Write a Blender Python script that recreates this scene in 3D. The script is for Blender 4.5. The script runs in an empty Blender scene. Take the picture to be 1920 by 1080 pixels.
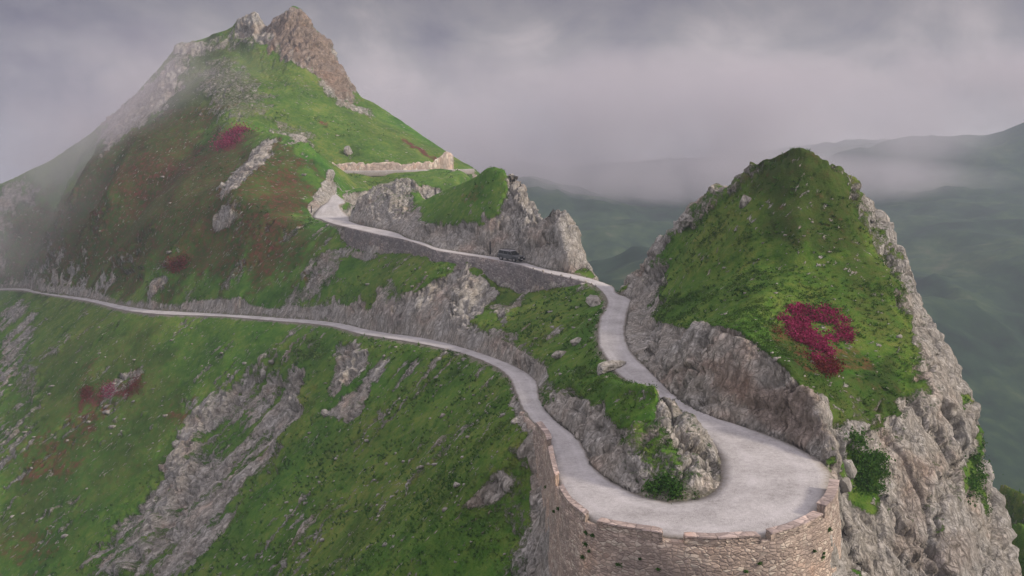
import bpy, bmesh, math, random
import numpy as np
from mathutils import Vector, Matrix
from mathutils.geometry import delaunay_2d_cdt
R = math.radians
random.seed(7); rng = np.random.default_rng(7)
SC = bpy.context.scene
COL = SC.collection

# ------------------------------------------------------------------ camera, sky, sun, exposure
F = 1663.0; ZC = 21.0; HORIZON = 320.0
PITCH = math.atan((540-HORIZON)/F)
cam_d = bpy.data.cameras.new("camera"); cam = bpy.data.objects.new("camera", cam_d); COL.objects.link(cam)
cam.location = (0, 0, ZC); cam.rotation_euler = (R(90)-PITCH, 0, 0)
cam_d.sensor_width = 36; cam_d.lens = F/1920*36; cam_d.clip_start = 0.5; cam_d.clip_end = 20000
SC.camera = cam
SUN_EL, SUN_AZ = R(30), R(108)          # azimuth clockwise from +y
world = bpy.data.worlds.new("World"); SC.world = world; world.use_nodes = True
sun_d = bpy.data.lights.new("sun", 'SUN'); sun = bpy.data.objects.new("sun", sun_d); COL.objects.link(sun)
sd = Vector((math.sin(SUN_AZ)*math.cos(SUN_EL), math.cos(SUN_AZ)*math.cos(SUN_EL), math.sin(SUN_EL)))
sun.rotation_euler = (-sd).to_track_quat('-Z', 'Y').to_euler()
sun_d.energy = 1.9; sun_d.angle = R(10); sun_d.color = (1.0, 0.86, 0.74)
SC.view_settings.view_transform = 'Standard'; SC.view_settings.look = 'None'
SC.view_settings.gamma = 1; SC.view_settings.exposure = 0.88
SC.cycles.volume_bounces = 3; SC.cycles.max_bounces = 6
SC.cycles.volume_step_rate = 2.0

def N(nt, typ, **kw):
    n = nt.nodes.new(typ)
    for k, v in kw.items():
        if k == 'ins':
            for a, b in v.items():
                n.inputs[a].default_value = b
        else:
            setattr(n, k, v)
    return n
def ramp(nt, stops, interp='LINEAR'):
    n = nt.nodes.new('ShaderNodeValToRGB'); cr = n.color_ramp; cr.interpolation = interp
    while len(cr.elements) > 1: cr.elements.remove(cr.elements[-1])
    for i, (p, c) in enumerate(stops):
        e = cr.elements[0] if i == 0 else cr.elements.new(p)
        e.position = p; e.color = (c[0], c[1], c[2], 1) if not isinstance(c, (int, float)) else (c, c, c, 1)
    return n
def math_n(nt, op, a, b=None, c=None, clamp=False):
    n = nt.nodes.new('ShaderNodeMath'); n.operation = op; n.use_clamp = clamp
    for i, x in enumerate((a, b, c)):
        if x is None: continue
        if isinstance(x, (int, float)): n.inputs[i].default_value = x
        else: nt.links.new(x, n.inputs[i])
    return n.outputs[0]
def mixc(nt, fac, a, b, mode='MIX'):
    n = nt.nodes.new('ShaderNodeMix'); n.data_type = 'RGBA'; n.blend_type = mode
    if isinstance(fac, (int, float)): n.inputs[0].default_value = fac
    else: nt.links.new(fac, n.inputs[0])
    for s, x in ((6, a), (7, b)):
        if isinstance(x, tuple): n.inputs[s].default_value = (*x, 1)
        else: nt.links.new(x, n.inputs[s])
    return n.outputs[2]
def noise_n(nt, vec, scale, detail=4, rough=.55, dist=0.0):
    n = N(nt, 'ShaderNodeTexNoise', ins={'Scale': scale, 'Detail': detail, 'Roughness': rough, 'Distortion': dist})
    if vec is not None: nt.links.new(vec, n.inputs['Vector'])
    return n.outputs['Fac']
def mapping(nt, vec, scale=(1, 1, 1), rot=(0, 0, 0), loc=(0, 0, 0)):
    n = N(nt, 'ShaderNodeMapping'); n.inputs['Scale'].default_value = scale
    n.inputs['Rotation'].default_value = rot; n.inputs['Location'].default_value = loc
    nt.links.new(vec, n.inputs['Vector']); return n.outputs[0]

# sky: clear Nishita sky almost wholly behind an uneven mauve-grey cloud deck
nt = world.node_tree; nt.nodes.clear()
out = N(nt, 'ShaderNodeOutputWorld')
sky = N(nt, 'ShaderNodeTexSky', sky_type='NISHITA', sun_disc=False, sun_elevation=SUN_EL, sun_rotation=SUN_AZ)
bg1 = N(nt, 'ShaderNodeBackground', ins={'Strength': 0.08}); nt.links.new(sky.outputs[0], bg1.inputs[0])
tc = N(nt, 'ShaderNodeTexCoord')
cv = mapping(nt, tc.outputs['Generated'], (1, 1, 1.6), loc=(9.7, 4.1, 1.5))
n1 = noise_n(nt, cv, 2.6, 7, .56, .5)
n2 = noise_n(nt, mapping(nt, tc.outputs['Generated'], (1, 1, 1.5), loc=(7.1, 10.7, .4)), 6.0, 7, .6, .4)
nn = math_n(nt, 'MULTIPLY_ADD', n2, .45, math_n(nt, 'MULTIPLY', n1, .55))
cr = ramp(nt, [(.38, (.19, .168, .23)), (.46, (.285, .258, .305)), (.53, (.37, .335, .36)), (.60, (.52, .455, .475)), (.68, (.70, .58, .575))])
nt.links.new(nn, cr.inputs[0])
bg2 = N(nt, 'ShaderNodeBackground'); nt.links.new(cr.outputs[0], bg2.inputs[0])
sz_ = N(nt, 'ShaderNodeSeparateXYZ'); nt.links.new(tc.outputs['Generated'], sz_.inputs[0])
zr = ramp(nt, [(0, .21), (.10, .185), (.20, .128), (.30, .185), (.60, .48), (1, .75)]); nt.links.new(sz_.outputs[2], zr.inputs[0])   # dark cloud low down, brighter overhead
nt.links.new(math_n(nt, 'MULTIPLY', zr.outputs[0], 2.9), bg2.inputs['Strength'])
mx = N(nt, 'ShaderNodeMixShader', ins={0: .95})
nt.links.new(bg1.outputs[0], mx.inputs[1]); nt.links.new(bg2.outputs[0], mx.inputs[2]); nt.links.new(mx.outputs[0], out.inputs[0])

# ------------------------------------------------------------------ small helpers
def ray(u, v):
    dv = (540-v)/F
    return np.array([(u-960)/F, math.cos(PITCH)+dv*math.sin(PITCH), -math.sin(PITCH)+dv*math.cos(PITCH)])
def at_y(u, v, y):
    d = ray(u, v); t = y/d[1]; return np.array([d[0]*t, y, ZC+d[2]*t])
def at_z(u, v, z):
    d = ray(u, v); t = (z-ZC)/d[2]; return np.array([d[0]*t, d[1]*t, z])

def _h(ix, iy, iz, seed):
    h = (ix*374761393 + iy*668265263 + iz*1440662683 + seed*1274126177) & 0xffffffff
    h = ((h ^ (h >> 13))*1274126177) & 0xffffffff
    h = (h ^ (h >> 16)) & 0xffff
    return h.astype(np.float32)/32767.5-1
def vnoise(p, seed=0):
    p = np.asarray(p, np.float64); i = np.floor(p).astype(np.int64); f = (p-i).astype(np.float32)
    f = f*f*f*(f*(f*6-15)+10)
    x, y, z = i[:, 0], i[:, 1], i[:, 2]; fx, fy, fz = f[:, 0], f[:, 1], f[:, 2]
    def l(a, b, t): return a+(b-a)*t
    c = [[[_h(x+a, y+b, z+c_, seed) for c_ in (0, 1)] for b in (0, 1)] for a in (0, 1)]
    return l(l(l(c[0][0][0], c[1][0][0], fx), l(c[0][1][0], c[1][1][0], fx), fy),
             l(l(c[0][0][1], c[1][0][1], fx), l(c[0][1][1], c[1][1][1], fx), fy), fz)
def fbm(p, octv=4, gain=.5, lac=2.03, seed=0):
    s = 0; a = 1; t = 0
    for o in range(octv):
        s = s+a*vnoise(p*(lac**o)+o*17.3, seed+o); t += a; a *= gain
    return s/t
def ridged(p, octv=4, gain=.5, lac=2.1, seed=0):
    s = 0; a = 1; t = 0
    for o in range(octv):
        s = s+a*(1-2*np.abs(vnoise(p*(lac**o)+o*11.7, seed+o))); t += a; a *= gain
    return s/t
def sstep(a, b, x):
    t = np.clip((x-a)/(b-a), 0, 1); return t*t*(3-2*t)

def np_mesh(name, V, Fc, mat, smooth=True, attrs=None, parent=None):
    V = np.asarray(V, np.float32); Fc = np.asarray(Fc, np.int32); k = Fc.shape[1]
    me = bpy.data.meshes.new(name)
    me.vertices.add(len(V)); me.vertices.foreach_set('co', V.ravel())
    me.loops.add(Fc.size); me.loops.foreach_set('vertex_index', Fc.ravel())
    me.polygons.add(len(Fc)); me.polygons.foreach_set('loop_start', np.arange(0, Fc.size, k, dtype=np.int32))
    me.polygons.foreach_set('loop_total', np.full(len(Fc), k, np.int32))
    if smooth: me.polygons.foreach_set('use_smooth', np.ones(len(Fc), bool))
    me.update(calc_edges=True)
    for an, av in (attrs or {}).items():
        at = me.attributes.new(an, 'FLOAT', 'POINT'); at.data.foreach_set('value', np.asarray(av, np.float32))
    o = bpy.data.objects.new(name, me); COL.objects.link(o)
    if mat: me.materials.append(mat)
    if parent: o.parent = parent
    return o
def bm_obj(name, bm, mat, parent=None, smooth=False):
    me = bpy.data.meshes.new(name); bm.to_mesh(me); bm.free()
    if smooth:
        me.polygons.foreach_set('use_smooth', np.ones(len(me.polygons), bool))
    if mat: me.materials.append(mat)
    o = bpy.data.objects.new(name, me); COL.objects.link(o)
    if parent: o.parent = parent
    return o
def tag(o, label=None, cat=None, group=None, kind=None):
    if label: o['label'] = label
    if cat: o['category'] = cat
    if group: o['group'] = group
    if kind: o['kind'] = kind
    return o
def empty(name, loc=(0, 0, 0), rotz=0):
    o = bpy.data.objects.new(name, None); COL.objects.link(o); o.location = loc; o.rotation_euler = (0, 0, rotz); return o

# ------------------------------------------------------------------ road stations (left edge, right edge)
ST = [(700,366,700,370),(657,364,657,369),(627,362,633,371),(613,380,625,387),(597,392,622,400),(587,404,624,408),(600,411,630,416),(615,417,640,420),(653,427,668,425),(710,440,727,434),(760,450,767,442),(793,460,800,454),(820,470,824,463),(870,478,872,474),(920,486,922,481),(970,496,975,490),(1020,511,1028,502),(1070,522,1078,515),(1109,533,1124,528),(1127,545,1153,536),(1138,560,1173,547),(1139,570,1181,560),(1137,577,1180,572),(1128,594,1175,590),(1123,620,1171,615),(1123,641,1172,635),(1129,659,1178,652),(1142,677,1191,672),(1160,703,1217,695),(1190,722,1250,728),(1225,742,1285,757),(1273,767,1325,778),(1303,800,1400,803),(1333,833,1480,832),(1353,870,1545,872),(1356,893,1555,912),(1345,915,1533,964),(1325,932,1438,1006),(1290,940,1345,1014),(1260,942,1260,1009),(1220,936,1185,996),(1193,927,1125,983),(1147,903,1083,957),(1110,873,1052,914),(1093,840,1038,866),(1073,813,1030,825),(1047,793,1010,800),(1030,776,985,772),(1017,760,975,752),(1010,745,968,735),(1007,720,962,718),(990,700,945,698),(960,685,925,685),(900,662,850,658),(800,635,750,638),(700,620,680,627),(625,604,610,610),(525,596,520,602),(425,589,423,594),(300,582,297,589),(165,559,160,564),(65,545,60,548)]
APEX = 36
mid = [((a+c)/2, (b+d)/2) for a, b, c, d in ST]
zs = [0.0]*len(ST)
def grade(idx, s, g):
    prev = at_z(*mid[APEX], 0); pz = 0
    for i in idx:
        zz = pz
        for _ in range(90):
            q = at_z(*mid[i], zz); zz = .7*zz+.3*(prev[2]+s*g*np.hypot(*(q-prev)[:2]))
        zs[i] = zz; prev = at_z(*mid[i], zz); pz = zz
grade(range(APEX-1, 4, -1), 1, .06); grade(range(APEX+1, len(ST)), -1, .06)
EL = []; ER = []
for i, (a, b, c, d) in enumerate(ST):
    if i <= 4:
        y = [262, 246, 236, 224, 215][i]; l = at_y(a, b, y); r = at_y(c, d, y-(1 if i < 2 else 0)+1.5)
        if i < 2: l[2] = r[2] = [16.5, 15.6][i]; l[1] += 2; r[1] -= 2
        else: r[2] = l[2]
    else:
        l = at_z(a, b, zs[i]); r = at_z(c, d, zs[i])
    w = np.hypot(*(r-l)[:2]); lim = {5: 9, 6: 8}.get(i, 4.6 if i < 21 else 99)
    if w > lim: r = l+(r-l)*(lim/w)
    EL.append(l); ER.append(r)
for i, w in ((3, 4.6), (4, 5.5), (5, 8.0), (6, 7.0), (7, 5.4), (8, 4.8), (9, 4.6)):      # bay of the far bend: true widths square to the road
    h = EL[i+1]-EL[i-1]; h = h/np.hypot(*h[:2]); ER[i] = EL[i]+w*np.array([-h[1], h[0], 0])
# extend past the far end round the hidden corner
for u_, y_, z_ in ((30, 298, -18.9), (-10, 301, -19.2), (-70, 303, -19.6), (-150, 304, -20)):
    q = np.array([(u_-960)/F*y_/math.cos(PITCH)*.985, y_, z_]); EL.append(q+[0, 2, 0]); ER.append(q+[0, -2, 0])
EL = np.array(EL); ER = np.array(ER)
def dens(P, step):
    P = np.asarray(P, float); o = [P[0]]
    for a, b in zip(P[:-1], P[1:]):
        n = max(1, int(np.linalg.norm((b-a)[:2])/step))
        for k in range(1, n+1): o.append(a+(b-a)*k/n)
    return np.array(o)
def catmull(P, n):
    P = np.asarray(P, float); Q = np.vstack([2*P[0]-P[1], P, 2*P[-1]-P[-2]]); o = []
    for i in range(1, len(Q)-2):
        p0, p1, p2, p3 = Q[i-1:i+3]
        # centripetal-ish: tangents limited by neighbouring lengths
        l1 = np.linalg.norm(p2-p1)+1e-6; l0 = np.linalg.norm(p1-p0)+1e-6; l2 = np.linalg.norm(p3-p2)+1e-6
        m1 = ((p2-p1)/l1*l0+(p1-p0)/l0*l1)/(l0+l1)*l1; m2 = ((p3-p2)/l2*l1+(p2-p1)/l1*l2)/(l1+l2)*l1
        for k in range(n):
            t = k/n; t2 = t*t; t3 = t2*t
            o.append((2*t3-3*t2+1)*p1+(t3-2*t2+t)*m1+(-2*t3+3*t2)*p2+(t3-t2)*m2)
    o.append(P[-1]); return np.array(o)
NSUB = 8
DL = catmull(EL, NSUB); DR = catmull(ER, NSUB)     # dense edges
def st_idx(i): return i*NSUB

# ------------------------------------------------------------------ terrain control points
CP = []; CG = []          # point, group   0 hillside 1 mountain 2 knoll 3 pinnacle 4 crag
def add(g, pts, step=2.0, dense_=True):
    Q = np.array([at_y(*p) for p in pts])
    if dense_ and len(Q) > 1: Q = dens(Q, step)
    for q in Q: CP.append(q); CG.append(g)
    return Q
def addw(g, pts):
    for q in pts: CP.append(np.asarray(q, float)); CG.append(g)
def back(g, Q, offs):
    for q in Q:
        for o in offs: CP.append(q+np.array(o)); CG.append(g)
nL = np.zeros_like(DL); dv_ = DL-DR; nL = dv_/np.maximum(np.linalg.norm(dv_[:, :2], axis=1, keepdims=True), .1); nL[:, 2] = 0
for i in range(len(DL)):          # road bed, edges and a small shoulder
    CP.append(DL[i]); CG.append(0); CP.append(DR[i]); CG.append(0)
    if np.linalg.norm(DL[i]-DR[i]) > 5: CP.append((DL[i]+DR[i])/2); CG.append(0)
# hillside under the lower road
S0 = 46
for i in range(st_idx(S0), len(DR)):
    k = (i-st_idx(S0))/(len(DR)-st_idx(S0)); a = R(205+ (222-205)*k); fx, fy = math.cos(a), math.sin(a)
    s = 1.0
    for dd, dz in ((1.2, -.6), (4, -2.9), (10, -8.2), (22, -18.5), (45, -37), (90, -70), (160, -118)):
        if i % (2 if dd < 12 else 4 if dd < 50 else 8): continue
        CP.append(DR[i]+np.array([fx*dd, fy*dd, dz])); CG.append(0)
# bank hidden behind the masonry of the hairpin wall
DROP = {35: 3.5, 36: 7, 37: 9, 38: 9.5, 39: 9.5, 40: 9.5, 41: 9.5, 42: 9, 43: 8, 44: 6.5, 45: 4.5, 46: 2.6, 47: 1.2}
for i in range(st_idx(35), st_idx(46)):
    s = i/NSUB; dr = np.interp(s, list(DROP), list(DROP.values()))
    o = -nL[i]
    addw(0, [DR[i]+o*.25+[0, 0, -.15], DR[i]+o*.8+[0, 0, -dr*.75], DR[i]+o*1.3+[0, 0, -dr]])
    if i % 3 == 0: addw(0, [DR[i]+o*5+[0, 0, -dr-3.5], DR[i]+o*16+[0, 0, -dr-13]])
# bank behind the upper roadside wall: its foot line
WF = [(640,452,190),(657,470,184),(683,475,179),(720,483,172),(747,475,169),(787,478,162.3),(820,487,154.3),(843,493,152.6),(880,493,150.2),(913,517,147.2),(937,540,144.6),(960,543,142.8),(993,545,138.6),(1027,545,134.5),(1060,542,131.4),(1077,537,130),(1095,531,128.7)]
WFQ = add(0, WF, 1.0)
# slope between the roads
add(0, [(560,440,197),(600,452,190),(630,470,184)], 4)
add(0, [(690,500,170),(680,540,164)], 4); add(0, [(740,520,158.5),(620,510,178),(560,520,182),(640,530,173)], dense_=False)
add(0, [(690,578,157.5),(740,585,149.3),(800,588,144.8),(850,598,137.5),(880,620,131.5)], 2)
add(0, [(770,545,151.5),(820,520,150.5),(860,515,149.5)], 2); add(0, [(850,560,142.5),(900,560,142),(900,590,135.5)], 2)
add(0, [(960,570,139),(1000,568,132.5),(1060,580,121.5),(1095,598,110.5)], 2)
add(0, [(900,622,128.8),(950,640,118.5),(985,662,110),(1005,675,105),(1022,690,100.5),(1045,715,92.5),(1062,722,86.5)], 1.5)
# knoll
add(2, [(1062,722,86),(1085,745,79.8),(1112,770,73),(1150,795,66.5),(1180,835,61.8),(1215,860,59.3),(1255,868,58.4),(1300,875,58.6),(1335,868,60.5)], 1.0)
add(2, [(1100,690,89),(1130,700,83),(1160,716,74.5),(1190,711,70),(1215,708,67.2),(1237,716,66.2),(1257,735,65.3),(1277,770,64.2),(1307,810,62.6),(1335,848,61.4)], 1.0)
add(2, [(1150,755,71),(1195,760,66.3),(1230,765,65)], 1.2)
add(2, [(1190,805,63.2),(1245,805,61.6),(1290,825,61)], 1.2)
# cut above the lower road and the mountain face
add(1, [(-150,500,312),(-60,508,309),(0,512,306.5),(40,518,303.5),(100,524,281.5),(160,530,257.5),(230,540,233.5),(300,540,211),(350,549,203.5),(425,545,195.3),(525,556,183.8),(575,558,178),(620,562,173),(655,570,166)], 3)
add(1, [(560,418,201),(450,500,191),(400,440,214),(300,480,214),(200,480,249),(100,470,290),(30,450,311),(-60,440,314),(350,300,271),(300,400,236),(200,350,272),(100,420,296),(150,330,296),(250,260,300),(0,400,318)], dense_=False)
SH = add(1, [(440,240,268),(500,245,256),(530,250,250),(560,258,246),(575,263,244),(600,290,241),(621,319,238)], 3)
CUT = add(1, [(577,387,216),(590,363,223.5),(600,343,229.5),(622,325,238),(626,330,241),(634,345,244)], 1.5)
RIB = add(1, [(517,272,242),(470,320,227),(418,368,216)], 3)
add(1, [(555,300,236),(540,350,224),(500,400,207),(560,370,218)], dense_=False)
add(1, [(400,150,306),(330,120,326),(440,90,330),(480,130,316),(420,190,290),(300,190,312)], dense_=False)
MS = add(1, [(905,322,296),(890,314,302),(850,290,310),(800,258,318),(750,222,324),(700,190,328),(672,178,329),(662,155,330),(645,125,331),(626,103,333),(620,75,334),(600,60,335),(590,57,334),(582,38,333),(562,6,332),(545,6,332),(522,20,333),(499,62,333.5),(490,20,334),(475,10,335),(455,20,336),(440,42,336),(400,60,338),(370,72,338),(330,80,339),(318,97,338.5),(300,120,338),(270,155,338),(245,185,338),(190,230,338),(140,265,336),(95,293,334),(50,318,332),(0,343,330),(-120,410,325),(-300,500,320)], 3)
back(1, MS[::2], [(0, 8, -6), (0, 40, -45), (0, 110, -110)])
add(1, [(470,72,328),(505,88,323),(540,112,319),(575,128,317),(605,142,316.5),(640,185,317),(668,196,321)], 2.5)
add(1, [(560,170,303),(650,240,291),(750,270,292),(700,300,276),(820,285,300),(620,200,301)], dense_=False)
# far road notch on the mountain
add(1, [(627,322,267),(700,321,269),(760,320,271),(812,319,275),(840,319.5,281),(885,318,290)], 2)
add(1, [(625,319,270.5),(700,318,272.5),(760,317,274.5),(812,316,278.5),(840,317,284),(885,316.5,293)], 2)
add(1, [(623,313,271.5),(700,310,273.5),(760,308,275.5),(805,303,279),(816,296,281),(822,316,286)], 2)
add(1, [(650,362,243),(700,345,252),(750,340,256),(820,345,257),(860,332,262),(880,325,272),(660,330,262),(760,328,265)], dense_=False)
addw(1, [(-8,292,4),(0,280,-10),(5,300,-12),(12,340,-40),(20,300,-40),(-12,268,8),(-4,250,2),(-28,335,12),(-15,350,-15),(10,400,-90)])
# pinnacle
P1 = add(3, [(634,398,199),(645,385,200.5),(660,372,202),(690,350,204),(715,340,204),(740,335,202),(765,340,200),(790,353,197),(812,371,192)], 1.5)
back(3, P1[::2], [(0, 5, -3), (-2, 14, -6)])
add(3, [(665,400,194),(700,385,192.5),(735,378,189.5),(765,398,183.5),(785,415,176)], 2)
add(3, [(787,415,174.5),(833,417,165.8),(873,420,161.5),(907,410,158.6),(930,393,158),(950,377,157.4),(958,327,163)], 1.5)
P2 = add(3, [(812,371,189),(830,350,183),(877,330,177),(897,319,173),(917,297,169),(947,299,166.5),(967,317,164)], 1.5)
P3 = add(3, [(967,317,164),(987,343,161),(1005,370,158),(1013,392,155.5)], 1.2)
P4 = add(3, [(1026,394,151.5),(1034,388,149.5),(1048,385,148),(1060,392,147),(1068,402,146),(1077,427,144.5),(1087,460,142.5),(1107,492,138.8),(1119,518,135.5)], 1.0)
back(3, P2[::2], [(-1, 7, -8), (0, 20, -24), (4, 45, -45)])
back(3, np.vstack([P3, P4])[::2], [(2, 5, -9), (6, 13, -25), (16, 40, -70)])
add(3, [(1016,402,152),(1012,440,147.6),(1010,475,144.8)], 1.2)
add(3, [(970,350,158.5),(985,400,153),(985,450,148.8)], 1.2)
add(3, [(1045,415,144),(1055,450,141),(1062,480,138.6)], 1.2)
add(3, [(900,350,166),(870,385,166.5),(930,340,164)], dense_=False)
# drop behind the bend between pinnacle and crag
for i in range(st_idx(18), st_idx(20)):
    o = -nL[i]; addw(0, [DR[i]+o*1.0+[0, 0, -.2], DR[i]+o*4+[0, 0, -4.5], DR[i]+o*14+[0, 0, -22]])
addw(0, [(28,175,-60),(22,200,-75),(45,160,-60)])
# crag
C1 = add(4, [(1172,524,126.3),(1179,507,126.5),(1200,492,125),(1238,455,123),(1262,430,121),(1290,400,119),(1312,384,118),(1335,353,115.5),(1350,348,115),(1362,352,114),(1380,335,112),(1400,310,110),(1425,297,108),(1440,292,107),(1460,295,106),(1475,280,104),(1495,270,102),(1515,272,101)], 1.5)
C2 = add(4, [(1515,272,101),(1540,285,100.5),(1580,305,101),(1600,322,101),(1640,375,100.5),(1680,425,98.5),(1710,490,95.5),(1740,560,92),(1770,640,88),(1800,700,84.5),(1835,770,81),(1855,830,78),(1875,900,75.5),(1895,960,73.5),(1905,1020,71.5),(1915,1080,69.5),(1930,1200,66)], 1.5)
back(4, C1[::2], [(-2, 5, -8), (-3, 16, -32), (0, 45, -85)])
back(4, C2[::2], [(2.5, 5, -10), (8, 14, -36), (20, 38, -90)])
add(4, [(1178,530,121.8),(1193,548,118),(1203,572,110.5),(1212,592,104.5),(1222,612,97.5),(1240,616,90.3),(1280,612,84),(1340,614,77.2),(1380,622,74),(1410,635,72),(1440,655,70.2),(1480,685,67.8),(1510,725,65.6),(1540,765,63.4),(1562,800,62),(1580,850,60.6),(1588,900,59.8)], 1.0)
add(4, [(1300,520,99.5),(1400,500,93),(1500,500,89),(1400,400,99),(1500,380,96),(1600,450,93),(1500,600,79),(1600,600,81),(1580,700,71),(1620,800,67),(1420,570,80)], dense_=False)
add(4, [(1592,900,62.5),(1588,1000,60),(1580,1090,58),(1575,1200,56)], 1.5)
add(4, [(1690,540,87),(1712,640,79.5),(1690,740,72),(1650,830,66.8),(1640,900,64.2),(1650,1000,61),(1660,1090,59),(1670,1250,56)], 1.5)
add(4, [(1780,760,74.5),(1740,850,68),(1800,900,68),(1730,1000,62.5),(1850,1000,66.5),(1790,1090,61.5),(1740,680,78.5),(1800,1000,64),(1700,950,64.2)], dense_=False)
addw(4, [(40,45,-22),(32,44,-18),(60,60,-60)])
# green spur right behind the crag
SPUR = add(4, [(1878,868,108),(1905,898,108),(1945,930,108),(2000,960,108)], 3)
back(4, SPUR[::2], [(6, 12, -6), (14, 40, -40)])
add(4, [(1898,960,96),(1930,1010,92),(1960,1090,86),(2000,1060,92)], 3)
CP = np.array(CP); CG = np.array(CG)
# outer frame
XN0, XN1, YN0, YN1 = -340, 150, 28, 470
# bowl around everything
fr = [(-340,28,-150),(-200,28,-105),(-100,28,-72),(-50,28,-45),(-20,28,-30),(0,28,-22),(15,28,-20),(40,28,-24),(80,28,-70),(150,28,-130),(150,90,-130),(110,90,-100),(150,200,-140),(150,330,-150),(150,470,-160),(60,300,-120),(0,470,-160),(-100,470,-90),(-200,470,-60),(-340,470,-40),(-340,380,0),(-340,300,-20),(-340,200,-110),(-340,120,-140),(70,140,-80),(90,200,-120)]
CP = np.vstack([CP, np.array(fr, float)]); CG = np.r_[CG, np.array([0]*len(fr))]
CP[:, :2] += rng.normal(0, 1e-3, (len(CP), 2))
tri = delaunay_2d_cdt([Vector(p[:2]) for p in CP], [], [], 0, 1e-5)
TV = np.array([v[:] for v in tri[0]]); TF = np.array(tri[2]); orig = tri[3]
TZ = np.array([CP[o[0]][2] for o in orig]); TG = np.array([CG[o[0]] for o in orig])
TLAB = TG[TF].max(axis=1)

class Grid:
    def __init__(s, x0, x1, y0, y1, st):
        s.x0, s.y0, s.st = x0, y0, st; s.nx = int((x1-x0)/st)+1; s.ny = int((y1-y0)/st)+1
        s.x1 = x0+(s.nx-1)*st; s.y1 = y0+(s.ny-1)*st
    def raster(s, V, Z, Fc, lab=None, fill=np.nan):
        H = np.full((s.ny, s.nx), fill, np.float32); L = np.zeros((s.ny, s.nx), np.int8)
        P = (V-[s.x0, s.y0])/s.st
        for t, f in enumerate(Fc):
            a, b, c = P[f]; za, zb, zc = Z[f]
            i0 = max(0, int(math.floor(min(a[0], b[0], c[0])))); i1 = min(s.nx-1, int(math.ceil(max(a[0], b[0], c[0]))))
            j0 = max(0, int(math.floor(min(a[1], b[1], c[1])))); j1 = min(s.ny-1, int(math.ceil(max(a[1], b[1], c[1]))))
            if i1 < i0 or j1 < j0: continue
            det = (b[1]-c[1])*(a[0]-c[0])+(c[0]-b[0])*(a[1]-c[1])
            if abs(det) < 1e-12: continue
            X, Y = np.meshgrid(np.arange(i0, i1+1), np.arange(j0, j1+1))
            w0 = ((b[1]-c[1])*(X-c[0])+(c[0]-b[0])*(Y-c[1]))/det
            w1 = ((c[1]-a[1])*(X-c[0])+(a[0]-c[0])*(Y-c[1]))/det
            w2 = 1-w0-w1; m = (w0 >= -1e-6) & (w1 >= -1e-6) & (w2 >= -1e-6)
            z = w0*za+w1*zb+w2*zc
            H[j0:j1+1, i0:i1+1][m] = z[m]
            if lab is not None: L[j0:j1+1, i0:i1+1][m] = lab[t]
        return H, L
    def at(s, A, x, y):
        fx = np.clip((x-s.x0)/s.st, 0, s.nx-1.001); fy = np.clip((y-s.y0)/s.st, 0, s.ny-1.001)
        i = fx.astype(int); j = fy.astype(int); fx = fx-i; fy = fy-j
        return (A[j, i]*(1-fx)+A[j, i+1]*fx)*(1-fy)+(A[j+1, i]*(1-fx)+A[j+1, i+1]*fx)*fy
    def near(s, A, x, y):
        i = np.clip(np.round((x-s.x0)/s.st), 0, s.nx-1).astype(int); j = np.clip(np.round((y-s.y0)/s.st), 0, s.ny-1).astype(int)
        return A[j, i]
    def inside(s, x, y): return (x > s.x0+1) & (x < s.x1-1) & (y > s.y0+1) & (y < s.y1-1)
def blur(A, n, it=2):
    for _ in range(it):
        for ax in (0, 1):
            P = np.concatenate([np.repeat(np.take(A, [0], ax), n, ax), A, np.repeat(np.take(A, [-1], ax), n, ax)], ax)
            C = np.cumsum(P, axis=ax, dtype=np.float64); z = np.zeros_like(np.take(C, [0], ax)); C = np.concatenate([z, C], ax)
            k = 2*n+1; m = A.shape[ax]
            A = ((np.take(C, range(k, k+m), ax)-np.take(C, range(0, m), ax))/k).astype(np.float32)
    return A
# road raster triangles
RV = []; RF = []
for i in range(len(DL)): RV += [DL[i], DR[i]]
for i in range(len(DL)-1): RF += [(2*i, 2*i+1, 2*i+2), (2*i+1, 2*i+3, 2*i+2)]
RV = np.array(RV); RF = np.array(RF)
LEV = []
for (x0, x1, y0, y1, st, nb) in ((-40, 75, 34, 165, .2, 2), (XN0, XN1, YN0, YN1, .6, 2)):
    g = Grid(x0, x1, y0, y1, st)
    H, L = g.raster(TV, TZ, TF, TLAB, fill=np.nan)
    H = np.where(np.isnan(H), -120, H)
    RH, _ = g.raster(RV[:, :2], RV[:, 2], RF)
    on = (~np.isnan(RH)).astype(np.float32)
    near_road = np.clip(blur(on, max(1, int(.7/st)), 2)*2.2, 0, 1)
    Hb = blur(H, nb, 2)
    H2 = np.where(near_road > 0, H*near_road+Hb*(1-near_road), Hb)
    H2 = np.where(on > 0, np.nan_to_num(RH)-.10, H2)
    wide = np.clip(blur(on, max(1, int(1.5/st)), 2)*1.6, 0, 1)
    wide2 = np.clip(blur(on, max(1, int(5/st)), 2)*2.2, 0, 1)
    LEV.append((g, H2.astype(np.float32), L, on, wide, wide2))
def Hf(x, y, k=1):
    a = LEV[1][0].at(LEV[1][k], x, y); m = LEV[0][0].inside(x, y)
    if m.any(): a = np.where(m, LEV[0][0].at(LEV[0][k], x, y), a)
    return a
def Lf(x, y):
    a = LEV[1][0].near(LEV[1][2], x, y); m = LEV[0][0].inside(x, y)
    return np.where(m, LEV[0][0].near(LEV[0][2], x, y), a)
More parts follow.
